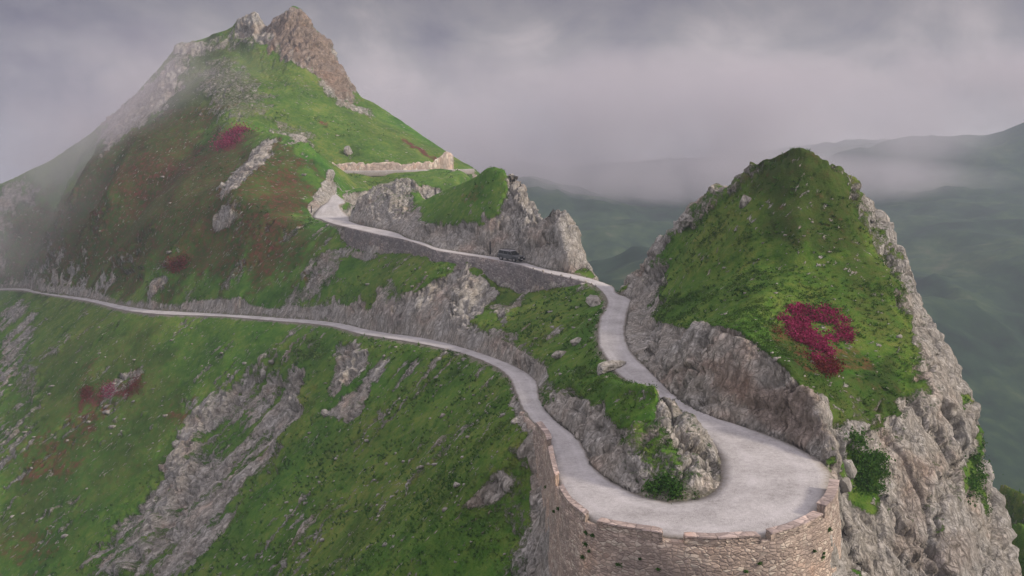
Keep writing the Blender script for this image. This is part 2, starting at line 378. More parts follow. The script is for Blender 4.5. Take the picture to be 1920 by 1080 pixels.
def cast(u, v):
    d = ray(u, v); t = np.arange(34, 460, .25); X = d[0]*t; Y = d[1]*t; Zr = ZC+d[2]*t
    h = np.nonzero(Zr < Hf(X, Y))[0]
    if len(h) == 0: return None
    t0 = t[max(0, h[0]-1)]; t = np.linspace(t0, t0+.3, 31); X = d[0]*t; Y = d[1]*t; Zr = ZC+d[2]*t
    h = np.nonzero(Zr < Hf(X, Y))[0]; k = h[0] if len(h) else 0
    return np.array([X[k], Y[k], Zr[k]])

# ------------------------------------------------------------------ terrain mesh: polar grid, rows and columns crowd into cliffs
NT, NR = 1500, 1000
TH0, TH1, LR0, LR1 = R(-43), R(43), math.log(33.0), math.log(450.0)
def relax(A, B, it):
    for _ in range(it):
        X = np.exp(B)*np.sin(A); Y = np.exp(B)*np.cos(A); Z = Hf(X.ravel(), Y.ravel()).reshape(X.shape)
        r = np.exp(B)
        def w(dz, ds): return np.minimum(np.sqrt(1+(dz/np.maximum(ds, 1e-4))**2), 3.5)
        wi = w(np.diff(Z, axis=0), np.hypot(np.diff(X, axis=0), np.diff(Y, axis=0)))
        wj = w(np.diff(Z, axis=1), np.hypot(np.diff(X, axis=1), np.diff(Y, axis=1)))
        for Q in (A, B):
            num = wi[1:, 1:-1]*Q[2:, 1:-1]+wi[:-1, 1:-1]*Q[:-2, 1:-1]+wj[1:-1, 1:]*Q[1:-1, 2:]+wj[1:-1, :-1]*Q[1:-1, :-2]
            den = wi[1:, 1:-1]+wi[:-1, 1:-1]+wj[1:-1, 1:]+wj[1:-1, :-1]
            Q[1:-1, 1:-1] += .8*(num/den-Q[1:-1, 1:-1])
    return A, B
def upsample(Q, nr, nt):
    j = np.linspace(0, Q.shape[0]-1.0001, nr); i = np.linspace(0, Q.shape[1]-1.0001, nt)
    j0 = j.astype(int); i0 = i.astype(int); fj = (j-j0)[:, None]; fi = (i-i0)[None]
    return (Q[j0][:, i0]*(1-fi)+Q[j0][:, i0+1]*fi)*(1-fj)+(Q[j0+1][:, i0]*(1-fi)+Q[j0+1][:, i0+1]*fi)*fj
A, B = np.meshgrid(np.linspace(TH0, TH1, NT//4), np.linspace(LR0, LR1, NR//4))
A, B = relax(A, B, 120)
A = upsample(A, NR, NT); B = upsample(B, NR, NT); A, B = relax(A, B, 6)
X = (np.exp(B)*np.sin(A)).ravel(); Y = (np.exp(B)*np.cos(A)).ravel(); Z = Hf(X, Y)
P = np.stack([X, Y, Z], 1)
quad = None
idx = np.arange(NT*NR).reshape(NR, NT)
quad = np.stack([idx[:-1, :-1], idx[:-1, 1:], idx[1:, 1:], idx[1:, :-1]], -1).reshape(-1, 4)
def vnormals(P):
    G = P.reshape(NR, NT, 3); du = np.gradient(G, axis=1); dv = np.gradient(G, axis=0)
    n = np.cross(du.reshape(-1, 3), dv.reshape(-1, 3)); n /= np.maximum(np.linalg.norm(n, axis=1, keepdims=True), 1e-9)
    return n
nrm = vnormals(P)
dist = np.hypot(X, Y)
SKYC = lambda p: 500 if p[0] < 800 else 960 if p[0] < 1130 else 1530
def poly_mask(pix, amp=1.2, scale=.35, soft=6, seed=3, uv=True):
    W = []
    for p in pix:
        c = cast(*p); k = 0
        while c is None and k < 14:          # vertex beyond the skyline: step just over the edge
            k += 1; c = cast(p[0], p[1]+4*k)
            if c is None: c = cast(p[0]+(4*k if p[0] < SKYC(p) else -4*k), p[1]+2*k)
            if c is not None: c = c*(1+5.0/c[1])
        if c is not None: W.append(c[:2])
    W = np.array(W); lo = W.min(0)-4*amp; hi = W.max(0)+4*amp
    m = (X > lo[0]) & (X < hi[0]) & (Y > lo[1]) & (Y < hi[1]); ids = np.nonzero(m)[0]
    out_ = np.zeros(len(X), np.float32)
    if len(ids) == 0: return out_
    q = P[ids]; acc = np.zeros(len(ids), np.float32)
    for s in range(soft):
        jx = fbm(q*scale, 3, .6, seed=seed)*amp*1.6+rng.normal()*amp*.35; jy = fbm(q*scale+50, 3, .6, seed=seed+9)*amp*1.6+rng.normal()*amp*.35
        px = q[:, 0]+jx; py = q[:, 1]+jy; ins = np.zeros(len(ids), bool)
        for (x1, y1), (x2, y2) in zip(W, np.roll(W, -1, 0)):
            c = ((y1 > py) != (y2 > py)) & (px < (x2-x1)*(py-y1)/(y2-y1+1e-12)+x1); ins ^= c
        acc += ins
    out_[ids] = acc/soft
    return out_
slope = np.sqrt(1-nrm[:, 2]**2)/np.maximum(nrm[:, 2], .05)
big = fbm(P*.09, 4, seed=21)
lab = Lf(X, Y)
thr = np.where(lab == 1, 1.9, np.where(lab == 0, 1.15, np.where(lab == 3, .75, 1.0)))
rock = sstep(thr-.15, thr+.25, slope+big*.35)
rockpoly = [  # bare rock seen on gentler ground
 ([(470,705),(540,695),(560,760),(520,840),(440,930),(400,1010),(330,1090),(150,1090),(210,980),(300,900),(340,800),(380,740)], 2.5, .9),
 ([(345,760),(385,740),(375,830),(345,850)], 1.5, .8),
 ([(635,640),(690,640),(700,680),(655,720),(625,740)], 1.0, 1), ([(700,690),(725,680),(690,740),(650,800),(605,780),(650,740)], 1.2, .9),
 ([(690,590),(770,555),(820,520),(880,495),(935,535),(940,550),(900,590),(870,640),(790,628),(690,610)], 1.0, 1),
 ([(560,560),(600,470),(660,430),(650,480),(620,540)], 1.5, .7),
 ([(880,600),(950,620),(1000,660),(1040,720),(1000,700),(940,660),(870,640)], 1.5, .8), ([(925,570),(985,545),(960,600),(940,620)], 1.2, .7),
 ([(0,570),(70,560),(75,620),(40,680),(0,760)], 3, .8), ([(40,660),(85,690),(60,770),(30,740)], 2, .5),
 ([(0,350),(90,340),(60,420),(20,470),(0,470)], 4, .8), ([(30,490),(60,500),(0,540)], 3, .8),
 ([(520,262),(500,300),(460,345),(420,378),(408,365),(440,320),(480,275)], 1.5, 1),
 ([(190,225),(250,185),(330,110),(358,120),(345,160),(300,210),(240,250),(190,290)], 4, .9),
 ([(440,45),(500,30),(560,20),(630,100),(672,180),(665,195),(640,190),(600,145),(540,115),(500,85),(450,80)], 2, 1),
 ([(320,95),(350,85),(400,70),(440,50),(455,85),(400,95),(350,115),(330,140)], 2.5, .6), ([(380,130),(440,100),(480,140),(520,200),(480,235),(430,230),(390,200)], 5, .55), ([(500,215),(545,235),(590,250),(560,265),(520,250)], 2, .5), ([(590,140),(640,185),(690,205),(700,225),(650,205),(600,170)], 2, .75), ([(400,110),(450,100),(470,200),(430,210),(400,180)], 6, .45), ([(450,80),(540,130),(600,190),(560,200),(500,140)], 4, .35),
 ([(330,80),(390,78),(380,95),(330,105)], 2, .8),
 ([(500,245),(560,255),(575,270),(545,275)], 1.5, .8), ([(645,275),(655,285),(660,290),(648,288)], .8, 1),
 ([(1490,275),(1540,285),(1640,375),(1700,480),(1740,570),(1800,700),(1850,830),(1900,1080),(1640,1080),(1660,850),(1720,700),(1690,560),(1640,450),(1590,360)], 2.2, .85),
 ([(1335,352),(1362,352),(1345,400),(1310,420),(1300,400)], 1, .9), ([(1425,360),(1400,385),(1440,340),(1480,300),(1490,310)], 1, .7), ([(1170,530),(1235,455),(1245,470),(1205,520)], .8, .9),
 ([(1420,470),(1470,460),(1450,500),(1410,490)], .8, .6), ([(1230,720),(1260,730),(1340,860),(1350,900),(1320,930),(1250,830)], .6, .8),
 ([(1590,740),(1680,740),(1640,800),(1610,880),(1575,870)], 1.0, .5),
 ([(950,800),(1000,870),(1010,1080),(960,1060),(940,900)], 1.2, .35), ([(950,720),(970,740),(1005,800),(1010,850),(985,860),(955,780)], .5, .9),
 ([(1010,690),(1060,740),(1110,785),(1150,835),(1200,870),(1250,900),(1250,935),(1190,925),(1110,872),(1050,790),(1005,720)], .6, .8), ([(940,300),(970,315),(1005,370),(1048,384),(1070,405),(1090,470),(1122,520),(1060,500),(960,470),(935,400),(955,350)], 1.0, 1),
 ([(640,400),(690,350),(740,335),(800,370),(770,430),(700,425)], 1.5, .8),
]
S0 = np.stack([(P@np.array([-.57, .82, 0]))/3.0, (P@np.array([.82, .57, 0]))/22, Z/22], 1)
ribs = ridged(S0, 4, .55, seed=171)+fbm(P/9, 3, seed=173)*.6
for pi_, (pp, amp, st_) in enumerate(rockpoly):
    m = poly_mask(pp, amp)*st_
    if pi_ in (0, 1, 7, 8): m = m*np.clip(.50+1.15*ribs, .04, 1.1)
    rock = np.maximum(rock, m)
S3 = np.stack([(P@np.array([-.57, .82, 0]))/2.4, (P@np.array([.82, .57, 0]))/15, Z/16], 1)
stk = ridged(S3, 3, .55, seed=131)+fbm(P/14, 3, seed=133)*.75+fbm(P/1.7, 3, seed=135)*.35
rock = np.maximum(rock, sstep(.62, .98, stk)*np.where(lab == 0, .72, np.where(lab == 1, .45, 0))*np.clip((310-dist)/60, 0, 1))
stk2 = ridged(P/np.array([5.5, 5.5, 3.0]), 4, .55, seed=137)+fbm(P/11, 3, seed=139)*.7
rock = np.maximum(rock, sstep(.72, 1.0, stk2)*np.where((lab == 4) | (lab == 2), .6, 0))
greenpoly = [([(787,415),(833,417),(873,420),(907,410),(940,385),(952,350),(945,302),(917,299),(897,322),(830,352)], 1.0, 1),
 ([(1230,606),(1380,615),(1440,645),(1510,715),(1560,790),(1600,760),(1690,700),(1690,560),(1600,360),(1520,290),(1480,300),(1380,360),(1250,470)], .8, .85),
 ([(1888,872),(1919,888),(1919,960),(1900,935)], 1.0, .95), ([(1590,850),(1650,850),(1640,930),(1600,980),(1580,900)], .8, .95), ([(1790,740),(1830,760),(1840,790),(1800,770)], .6, .9), ([(1830,850),(1860,850),(1850,940),(1800,940)], .8, .9),
 ([(640,480),(720,490),(730,540),(680,560),(640,530)], 1.2, .9),
 ([(1070,680),(1200,712),(1240,745),(1225,800),(1180,825),(1140,780),(1100,740)], .6, .7), ([(1215,880),(1270,870),(1290,935),(1240,935)], .6, .9)]
for pp, amp, st_ in greenpoly:
    m = poly_mask(pp, amp)*st_; rock = rock*(1-m)
for pp, amp, st_ in [([(576,386),(590,360),(605,340),(622,323),(629,360),(613,380),(597,393),(583,402)], .5, 1), ([(1160,530),(1195,495),(1215,560),(1240,606),(1285,612),(1275,660),(1215,700),(1168,640),(1178,560)], .5, 1), ([(1210,712),(1245,725),(1300,790),(1352,870),(1350,905),(1315,935),(1285,915),(1265,860),(1235,790)], .5, .8), ([(1160,800),(1250,790),(1345,870),(1340,925),(1250,940),(1140,890)], .7, .5), ([(1100,800),(1150,830),(1215,850),(1230,905),(1190,922),(1120,875)], .5, .8), ([(1245,620),(1380,625),(1440,660),(1500,725),(1555,800),(1570,860),(1520,850),(1400,800),(1290,750),(1250,700)], .3, 1)]:
    rock = np.maximum(rock, poly_mask(pp, amp)*st_)
red = np.zeros_like(rock)
for pp, amp, st_ in [([(405,265),(450,240),(470,245),(450,275),(420,285)], 2, 1), ([(500,300),(555,290),(575,370),(560,410),(490,380)], 5, .62), ([(270,280),(340,265),(420,280),(360,340),(220,420),(110,410),(170,350)], 9, .62), ([(330,330),(420,330),(480,400),(400,480),(300,440)], 9, .45),
   ([(440,420),(520,400),(540,440),(500,540),(440,500)], 4, .6), ([(310,490),(350,485),(350,505),(320,510)], 1.5, 1), ([(60,430),(160,400),(300,420),(300,500),(150,500),(80,470)], 7, .55), ([(560,520),(600,515),(605,535),(565,540)], 1.5, .8),
   ([(735,245),(810,290),(830,305),(760,270)], 3, .9), ([(590,215),(620,235),(615,242),(595,228)], 1.5, .7), ([(850,375),(900,350),(920,370),(870,395)], 1.5, .5),
   ([(150,720),(210,715),(255,705),(270,740),(200,755),(150,760)], 2.5, .85), ([(130,760),(190,760),(180,830),(130,820)], 3, .7), ([(140,690),(180,670),(200,690),(160,720)], 1.5, .4), ([(20,820),(160,840),(150,900),(60,900)], 5, .62), ([(300,770),(350,740),(370,760),(320,800)], 3, .62),
   ([(0,980),(80,1000),(100,1080),(0,1080)], 4, .5), ([(1440,600),(1480,610),(1540,650),(1600,650),(1640,680),(1560,700),(1500,690),(1450,640)], .8, .6)]:
    red = np.maximum(red, poly_mask(pp, amp, .25, 10)*st_)
dry = np.clip(.5+fbm(P*.05+7, 4, seed=77)*.9, 0, 1)
for pp, amp, st_ in [([(1500,480),(1640,470),(1700,560),(1690,700),(1560,640),(1480,560)], 2, .35), ([(80,560),(600,620),(600,660),(400,760),(250,900),(60,760)], 6, .2)]:
    dry = np.clip(dry+poly_mask(pp, amp)*st_, 0, 1)
far_dry = poly_mask([(460,110),(620,150),(890,316),(625,318),(560,260),(430,230)], 4)*.35
dry = np.clip(dry+far_dry+np.where(lab == 4, .22, 0), 0, 1)
# displacement
wide = Hf(X, Y, 4); onroad = Hf(X, Y, 3)
sc_far = np.clip(dist/70, 1, 4)                       # larger lumps where only larger ones can show
cfall = np.array([-.57, .82, 0.0]); c2 = np.array([.82, .57, 0.]); 
q1 = P@cfall; q2 = P@c2
S1 = np.stack([q1/1.6, q2/9, Z/7], 1)/ (sc_far**.6)[:, None]
vert = np.stack([X/2.2, Y/2.2, Z/6], 1)/(sc_far**.6)[:, None]
streak = ridged(S1, 4, .55, seed=5); lump = ridged(P/3.2/(sc_far**.5)[:, None], 5, .55, seed=9); groove = ridged(vert, 4, .55, seed=12)
isl = np.where(lab <= 1, 1.0, 0.0)
rock = np.where((X > .535*Y) & (Y > 84) & (lab == 4), rock*.1, rock); rk = np.clip(rock, 0, 1)
heath_shade = np.zeros_like(rk)  # dwarf-shrub cover; on the mountain's left, cloud shadow put into the colour
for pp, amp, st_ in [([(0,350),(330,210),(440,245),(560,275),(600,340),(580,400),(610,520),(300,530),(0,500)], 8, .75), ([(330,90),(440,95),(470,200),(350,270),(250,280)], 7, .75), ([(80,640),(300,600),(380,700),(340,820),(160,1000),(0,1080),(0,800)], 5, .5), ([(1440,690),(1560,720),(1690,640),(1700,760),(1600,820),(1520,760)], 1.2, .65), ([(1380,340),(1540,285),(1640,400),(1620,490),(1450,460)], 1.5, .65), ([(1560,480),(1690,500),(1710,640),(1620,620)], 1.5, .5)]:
    heath_shade = np.maximum(heath_shade, poly_mask(pp, amp, .2, 10)*st_)
red = np.maximum(red, heath_shade*np.where(lab == 1, .60, .28)*(Z < 42))
amp = .58*(sc_far**.75)*np.where(lab == 2, 1.5, 1)*np.where((lab == 1) & (Z > 30), .85, 1)
def worley(q, seed):
    c = np.floor(q).astype(np.int64); f1 = np.full(len(q), 9., np.float32); f2 = f1.copy(); rid = np.zeros(len(q), np.float32)
    for a in (-1, 0, 1):
        for b in (-1, 0, 1):
            for d_ in (-1, 0, 1):
                i, j, k = c[:, 0]+a, c[:, 1]+b, c[:, 2]+d_
                dd = (i+.5+.42*_h(i, j, k, seed)-q[:, 0])**2+(j+.5+.42*_h(i, j, k, seed+1)-q[:, 1])**2+(k+.5+.42*_h(i, j, k, seed+2)-q[:, 2])**2
                dd = dd.astype(np.float32); m = dd < f1
                f2 = np.where(m, f1, np.minimum(f2, dd)); rid = np.where(m, _h(i, j, k, seed+3), rid); f1 = np.where(m, dd, f1)
    return np.sqrt(f1), np.sqrt(f2), rid
rid_ = np.nonzero(rk > .04)[0]
wob = np.stack([fbm(P[rid_]/2.5, 3, seed=s_) for s_ in (141, 143, 145)], 1)*.55
qa = np.where((lab[rid_] <= 1)[:, None], np.stack([q1[rid_]/1.5, q2[rid_]/4.5, Z[rid_]/3.5], 1), np.stack([X[rid_]/2.0, Y[rid_]/2.0, Z[rid_]/3.2], 1))/(sc_far[rid_]**.6)[:, None]
blk = np.zeros(len(P), np.float32)
f1, f2, ri = worley(qa*.36+wob*.6, 147); far_ = np.clip(1.6-dist[rid_]/180, .25, 1); blk[rid_] += (ri*1.15-np.exp(-(f2-f1)/.05)*1.5)*far_
f1, f2, ri = worley(qa+wob, 151); blk[rid_] += ri*.42-np.exp(-(f2-f1)/.08)*.6
f1, f2, ri = worley(qa*2.3+wob*1.4, 161); blk[rid_] += ri*.16-np.exp(-(f2-f1)/.10)*.20
disp = rk*amp*.85*blk+rk*amp*(lump*.5+isl*streak*.8+(1-isl)*groove*.4-.15)
gr = fbm(P/4.5/(sc_far**.5)[:, None], 5, .55, seed=31)*.34*(sc_far**.6)+fbm(P/.8, 3, .6, seed=35)*.07
disp += (1-rk)*gr
rag = (rk*(1-rk)*4)*fbm(P/1.1, 3, .6, seed=41)*.25
disp += rag
disp *= (1-np.clip(wide, 0, 1))*.96+.04*(1-onroad)
# a few deep breaks in big faces
crack = np.exp(-(np.abs(vnoise(P/6.0+3.3, 51))/.06)**2)*rk*(1-wide)
disp -= crack*.55*(sc_far**.5)
for pp, amp, st_ in [([(30,390),(110,350),(230,360),(360,400),(385,520),(300,536),(100,514),(0,498),(0,430)], 4, .88), ([(1500,278),(1570,300),(1640,392),(1692,490),(1722,600),(1700,690),(1655,755),(1560,770),(1500,600),(1450,400)], 2.2, .52), ([(1222,500),(1262,448),(1332,372),(1400,328),(1480,288),(1490,360),(1350,470),(1250,600),(1222,570)], 1.6, .55)]:
    rk = rk*(1-poly_mask(pp, amp)*st_); 
disp *= 1-.8*Hf(X, Y, 5)*sstep(90, 150, dist)*np.where(rk > .5, .6, 1)
gul = poly_mask([(480,690),(560,690),(540,780),(470,900),(400,1000),(330,1090),(200,1090),(300,930),(350,800)], 5, .1, 14)
disp -= gul*2.6
P2_ = P+nrm*disp[:, None]
nrm2 = vnormals(P2_)
strata = np.where(lab <= 1, 1.0, 0.0); verge = np.clip(wide*1.3, 0, 1)
warm_ = np.zeros_like(rk)
for pp, amp, st_ in [([(495,50),(560,20),(625,75),(675,190),(640,190),(560,120),(510,90)], 3, 1), ([(1290,690),(1400,690),(1500,730),(1555,830),(1500,850),(1380,780)], .8, .8), ([(1690,850),(1760,870),(1740,1000),(1850,1020),(1800,1080),(1680,1080)], 1, .5), ([(690,590),(740,570),(760,620),(700,610)], 1, .5)]:
    warm_ = np.maximum(warm_, poly_mask(pp, amp)*st_)

# ------------------------------------------------------------------ materials
def new_mat(name):
    m = bpy.data.materials.new(name); m.use_nodes = True; nt = m.node_tree
    b = nt.nodes['Principled BSDF']; b.inputs['Roughness'].default_value = .9; b.inputs['Specular IOR Level'].default_value = .2
    return m, nt, b
def attr(nt, name):
    n = N(nt, 'ShaderNodeAttribute', attribute_name=name); return n.outputs['Fac']
def rock_colour(nt, pos, warm=1.0, strata=None):
    L = nt.links
    a = noise_n(nt, pos, .18, 5, .6); b = noise_n(nt, pos, 1.1, 6, .65); c = noise_n(nt, pos, 5.0, 4, .7)
    stv = mapping(nt, pos, (1, 1, .22))
    if strata is not None:
        d1 = N(nt, 'ShaderNodeVectorMath', operation='DOT_PRODUCT'); L.new(pos, d1.inputs[0]); d1.inputs[1].default_value = (-.57, .82, 0)
        d2 = N(nt, 'ShaderNodeVectorMath', operation='DOT_PRODUCT'); L.new(pos, d2.inputs[0]); d2.inputs[1].default_value = (.82, .57, 0)
        sz = N(nt, 'ShaderNodeSeparateXYZ'); L.new(pos, sz.inputs[0]); cx = N(nt, 'ShaderNodeCombineXYZ')
        L.new(d1.outputs['Value'], cx.inputs[0]); L.new(math_n(nt, 'MULTIPLY', d2.outputs['Value'], .2), cx.inputs[1]); L.new(math_n(nt, 'MULTIPLY', sz.outputs[2], .25), cx.inputs[2])
        mv = N(nt, 'ShaderNodeMix', data_type='VECTOR'); L.new(strata, mv.inputs[0]); L.new(stv, mv.inputs[4]); L.new(cx.outputs[0], mv.inputs[5]); stv = mv.outputs[1]
    st = noise_n(nt, stv, 1.9, 6, .68, .5)
    wv = N(nt, 'ShaderNodeTexNoise', ins={'Scale': .9, 'Detail': 3}); L.new(pos, wv.inputs['Vector'])
    wq = N(nt, 'ShaderNodeVectorMath', operation='MULTIPLY_ADD'); L.new(wv.outputs['Color'], wq.inputs[0]); wq.inputs[1].default_value = (1.1, 1.1, .8); L.new(stv, wq.inputs[2])
    vo = N(nt, 'ShaderNodeTexVoronoi', feature='DISTANCE_TO_EDGE', ins={'Scale': .85}); L.new(wq.outputs[0], vo.inputs['Vector'])
    vo2 = N(nt, 'ShaderNodeTexVoronoi', feature='DISTANCE_TO_EDGE', ins={'Scale': 2.3}); L.new(wq.outputs[0], vo2.inputs['Vector'])
    crk = math_n(nt, 'MINIMUM', math_n(nt, 'MULTIPLY', vo.outputs['Distance'], 7, clamp=True), math_n(nt, 'MULTIPLY_ADD', vo2.outputs['Distance'], 6, .35, clamp=True))
    v = math_n(nt, 'ADD', math_n(nt, 'MULTIPLY', b, .35), math_n(nt, 'ADD', math_n(nt, 'MULTIPLY', st, .45), math_n(nt, 'MULTIPLY', c, .2)))
    r = ramp(nt, [(.32, (.085, .080, .071)), (.42, (.225, .213, .188)), (.51, (.37, .350, .312)), (.60, (.515, .488, .438)), (.70, (.60, .585, .535))]); L.new(v, r.inputs[0])
    tint = ramp(nt, [(.40, (.94, .97, .98)), (.57, (.97, .96, .92)), (.70, (1.06, .92, .84))]); L.new(a, tint.inputs[0])
    col = mixc(nt, warm, r.outputs[0], tint.outputs[0], 'MULTIPLY')
    crack_dark = math_n(nt, 'MULTIPLY', math_n(nt, 'SUBTRACT', 1, crk, clamp=True), math_n(nt, 'MULTIPLY_ADD', b, 3, -.9, clamp=True), clamp=True)
    col = mixc(nt, math_n(nt, 'MULTIPLY', crack_dark, .85), col, (.060, .055, .040))  # darkens the cracks in patches
    hv = math_n(nt, 'ADD', math_n(nt, 'MULTIPLY', v, 1.0), math_n(nt, 'MULTIPLY', crk, .22))
    return col, hv, b, c
def terrain_mat():
    m, nt, bs = new_mat("grass_and_rock"); L = nt.links
    geo = N(nt, 'ShaderNodeNewGeometry'); pos = geo.outputs['Position']
    rc, rv, rb, rcf = rock_colour(nt, pos, 1.0, attr(nt, 'strata'))
    # grass
    g1 = noise_n(nt, pos, .12, 4, .6); g2 = noise_n(nt, pos, .9, 5, .65); g3 = noise_n(nt, pos, 5.5, 4, .7)
    gsum = math_n(nt, 'ADD', math_n(nt, 'MULTIPLY', g1, .45), math_n(nt, 'ADD', math_n(nt, 'MULTIPLY', g2, .32), math_n(nt, 'MULTIPLY', g3, .26)))
    gr = ramp(nt, [(.36, (.013, .045, .006)), (.45, (.033, .110, .012)), (.53, (.056, .150, .017)), (.64, (.12, .205, .032))]); L.new(gsum, gr.inputs[0])
    dr = ramp(nt, [(.36, (.042, .055, .010)), (.48, (.092, .122, .022)), (.60, (.155, .165, .038)), (.70, (.24, .21, .070))]); L.new(gsum, dr.inputs[0])
    dfac = math_n(nt, 'MULTIPLY', attr(nt, 'dry'), math_n(nt, 'ADD', math_n(nt, 'MULTIPLY', g2, 1.6), -.25), clamp=True)
    col = mixc(nt, dfac, gr.outputs[0], dr.outputs[0])
    # brown dwarf shrubs, and cloud shade painted into the mountain's left face
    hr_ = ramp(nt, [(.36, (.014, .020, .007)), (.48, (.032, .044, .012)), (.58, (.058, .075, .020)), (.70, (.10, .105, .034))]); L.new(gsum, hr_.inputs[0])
    hf_ = math_n(nt, 'MULTIPLY_ADD', attr(nt, 'heath_shade'), 1.3, math_n(nt, 'MULTIPLY_ADD', g2, 1.6, -1.05), clamp=True)
    hf_ = math_n(nt, 'MULTIPLY', hf_, math_n(nt, 'MULTIPLY', attr(nt, 'heath_shade'), 5, clamp=True))
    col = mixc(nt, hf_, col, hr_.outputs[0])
    # low red rhododendron / bilberry cover
    rr = ramp(nt, [(.40, (.030, .016, .010)), (.52, (.110, .025, .022)), (.64, (.20, .045, .055))]); L.new(math_n(nt, 'MULTIPLY_ADD', g3, .5, math_n(nt, 'MULTIPLY', g2, .5)), rr.inputs[0])
    rc = mixc(nt, math_n(nt, 'MULTIPLY', attr(nt, 'warm'), .9, clamp=True), rc, mixc(nt, 1.0, rc, (.68, .55, .49), 'MULTIPLY'))
    rfac = math_n(nt, 'MULTIPLY_ADD', attr(nt, 'red'), 1.5, math_n(nt, 'MULTIPLY_ADD', g2, 2.0, -1.45), clamp=True)
    rfac = math_n(nt, 'MULTIPLY', rfac, math_n(nt, 'GREATER_THAN', attr(nt, 'red'), .02))
    col = mixc(nt, rfac, col, rr.outputs[0])
    # scattered limestone specks in the turf
    d1 = N(nt, 'ShaderNodeVectorMath', operation='DOT_PRODUCT'); L.new(pos, d1.inputs[0]); d1.inputs[1].default_value = (-.57, .82, 0)
    d2 = N(nt, 'ShaderNodeVectorMath', operation='DOT_PRODUCT'); L.new(pos, d2.inputs[0]); d2.inputs[1].default_value = (.31, .21, .2)
    cx = N(nt, 'ShaderNodeCombineXYZ'); L.new(d1.outputs['Value'], cx.inputs[0]); L.new(d2.outputs['Value'], cx.inputs[1])
    sp = noise_n(nt, cx.outputs[0], 1.9, 3, .6); sp2 = noise_n(nt, pos, .25, 3, .6)
    spk = math_n(nt, 'MULTIPLY', math_n(nt, 'SUBTRACT', math_n(nt, 'MULTIPLY_ADD', sp2, .35, sp), .80, clamp=True), 14, clamp=True)
    # trodden gravel verge beside the road
    vf = math_n(nt, 'MULTIPLY', math_n(nt, 'SUBTRACT', math_n(nt, 'ADD', attr(nt, 'verge'), math_n(nt, 'MULTIPLY_ADD', g2, 1.4, -.7)), .62, clamp=True), 4, clamp=True)
    vr = ramp(nt, [(.35, (.10, .088, .066)), (.55, (.22, .20, .165)), (.7, (.34, .32, .29))]); L.new(g3, vr.inputs[0])
    col = mixc(nt, math_n(nt, 'MULTIPLY', vf, .85), col, vr.outputs[0])
    # rock / grass boundary
    nb = math_n(nt, 'ADD', math_n(nt, 'MULTIPLY', rb, .55), math_n(nt, 'MULTIPLY', rcf, .45))
    sepn = N(nt, 'ShaderNodeSeparateXYZ'); L.new(geo.outputs['Normal'], sepn.inputs[0])
    steep = math_n(nt, 'MULTIPLY_ADD', sepn.outputs[2], -.9, .62)           # steep bits of the relief read as stone
    f = math_n(nt, 'ADD', attr(nt, 'rock'), math_n(nt, 'ADD', math_n(nt, 'MULTIPLY_ADD', nb, 2.2, -1.15), math_n(nt, 'MULTIPLY', steep, .5)))
    fac = math_n(nt, 'MULTIPLY_ADD', math_n(nt, 'SUBTRACT', f, .5), 3.2, .5, clamp=True)
    fac = math_n(nt, 'MULTIPLY', fac, math_n(nt, 'MULTIPLY', attr(nt, 'rock'), 6, clamp=True))
    fac = math_n(nt, 'MAXIMUM', fac, spk)
    col = mixc(nt, fac, col, rc)
    L.new(col, bs.inputs['Base Color'])
    hgt = math_n(nt, 'ADD', math_n(nt, 'MULTIPLY', rv, math_n(nt, 'MULTIPLY_ADD', fac, 1.3, .1)), math_n(nt, 'MULTIPLY', g3, math_n(nt, 'MULTIPLY_ADD', fac, -.30, .38)))
    bp = N(nt, 'ShaderNodeBump', ins={'Strength': .9, 'Distance': .36}); L.new(hgt, bp.inputs['Height']); L.new(bp.outputs[0], bs.inputs['Normal'])
    bs.inputs['Specular IOR Level'].default_value = .08; bs.inputs['Roughness'].default_value = 1
    return m
MT = terrain_mat()
def road_mat():
    m, nt, bs = new_mat("pale_gravel"); L = nt.links
    geo = N(nt, 'ShaderNodeNewGeometry'); pos = geo.outputs['Position']
    a = noise_n(nt, pos, .35, 5, .6); b = noise_n(nt, pos, 3.5, 5, .7); c = noise_n(nt, pos, 14, 3, .7)
    s = attr(nt, 'across')
    v = math_n(nt, 'ADD', math_n(nt, 'MULTIPLY', a, .42), math_n(nt, 'ADD', math_n(nt, 'MULTIPLY', b, .38), math_n(nt, 'MULTIPLY', c, .2)))
    r = ramp(nt, [(.34, (.225, .215, .20)), (.46, (.34, .333, .318)), (.56, (.43, .422, .405)), (.68, (.54, .53, .51))]); L.new(v, r.inputs[0])
    edge = math_n(nt, 'MULTIPLY_ADD', math_n(nt, 'ABSOLUTE', math_n(nt, 'SUBTRACT', s, .5)), 2.0, math_n(nt, 'MULTIPLY_ADD', b, .5, -.25))
    ef = math_n(nt, 'MULTIPLY', math_n(nt, 'SUBTRACT', edge, .80, clamp=True), 4.5, clamp=True)
    col = mixc(nt, ef, r.outputs[0], (.19, .17, .135))
    # two wheel tracks, polished paler
    tr = math_n(nt, 'ABSOLUTE', math_n(nt, 'SUBTRACT', math_n(nt, 'ABSOLUTE', math_n(nt, 'SUBTRACT', s, .5)), .22))
    tf = math_n(nt, 'MULTIPLY', math_n(nt, 'SUBTRACT', .09, tr, clamp=True), 5, clamp=True)
    col = mixc(nt, math_n(nt, 'MULTIPLY', math_n(nt, 'MULTIPLY', tf, math_n(nt, 'MULTIPLY_ADD', a, 2.2, -.5, clamp=True)), .9), col, (.52, .51, .505))
    L.new(col, bs.inputs['Base Color'])
    bp = N(nt, 'ShaderNodeBump', ins={'Strength': .5, 'Distance': .08}); L.new(math_n(nt, 'ADD', b, c), bp.inputs['Height']); L.new(bp.outputs[0], bs.inputs['Normal'])
    return m
MROAD = road_mat()

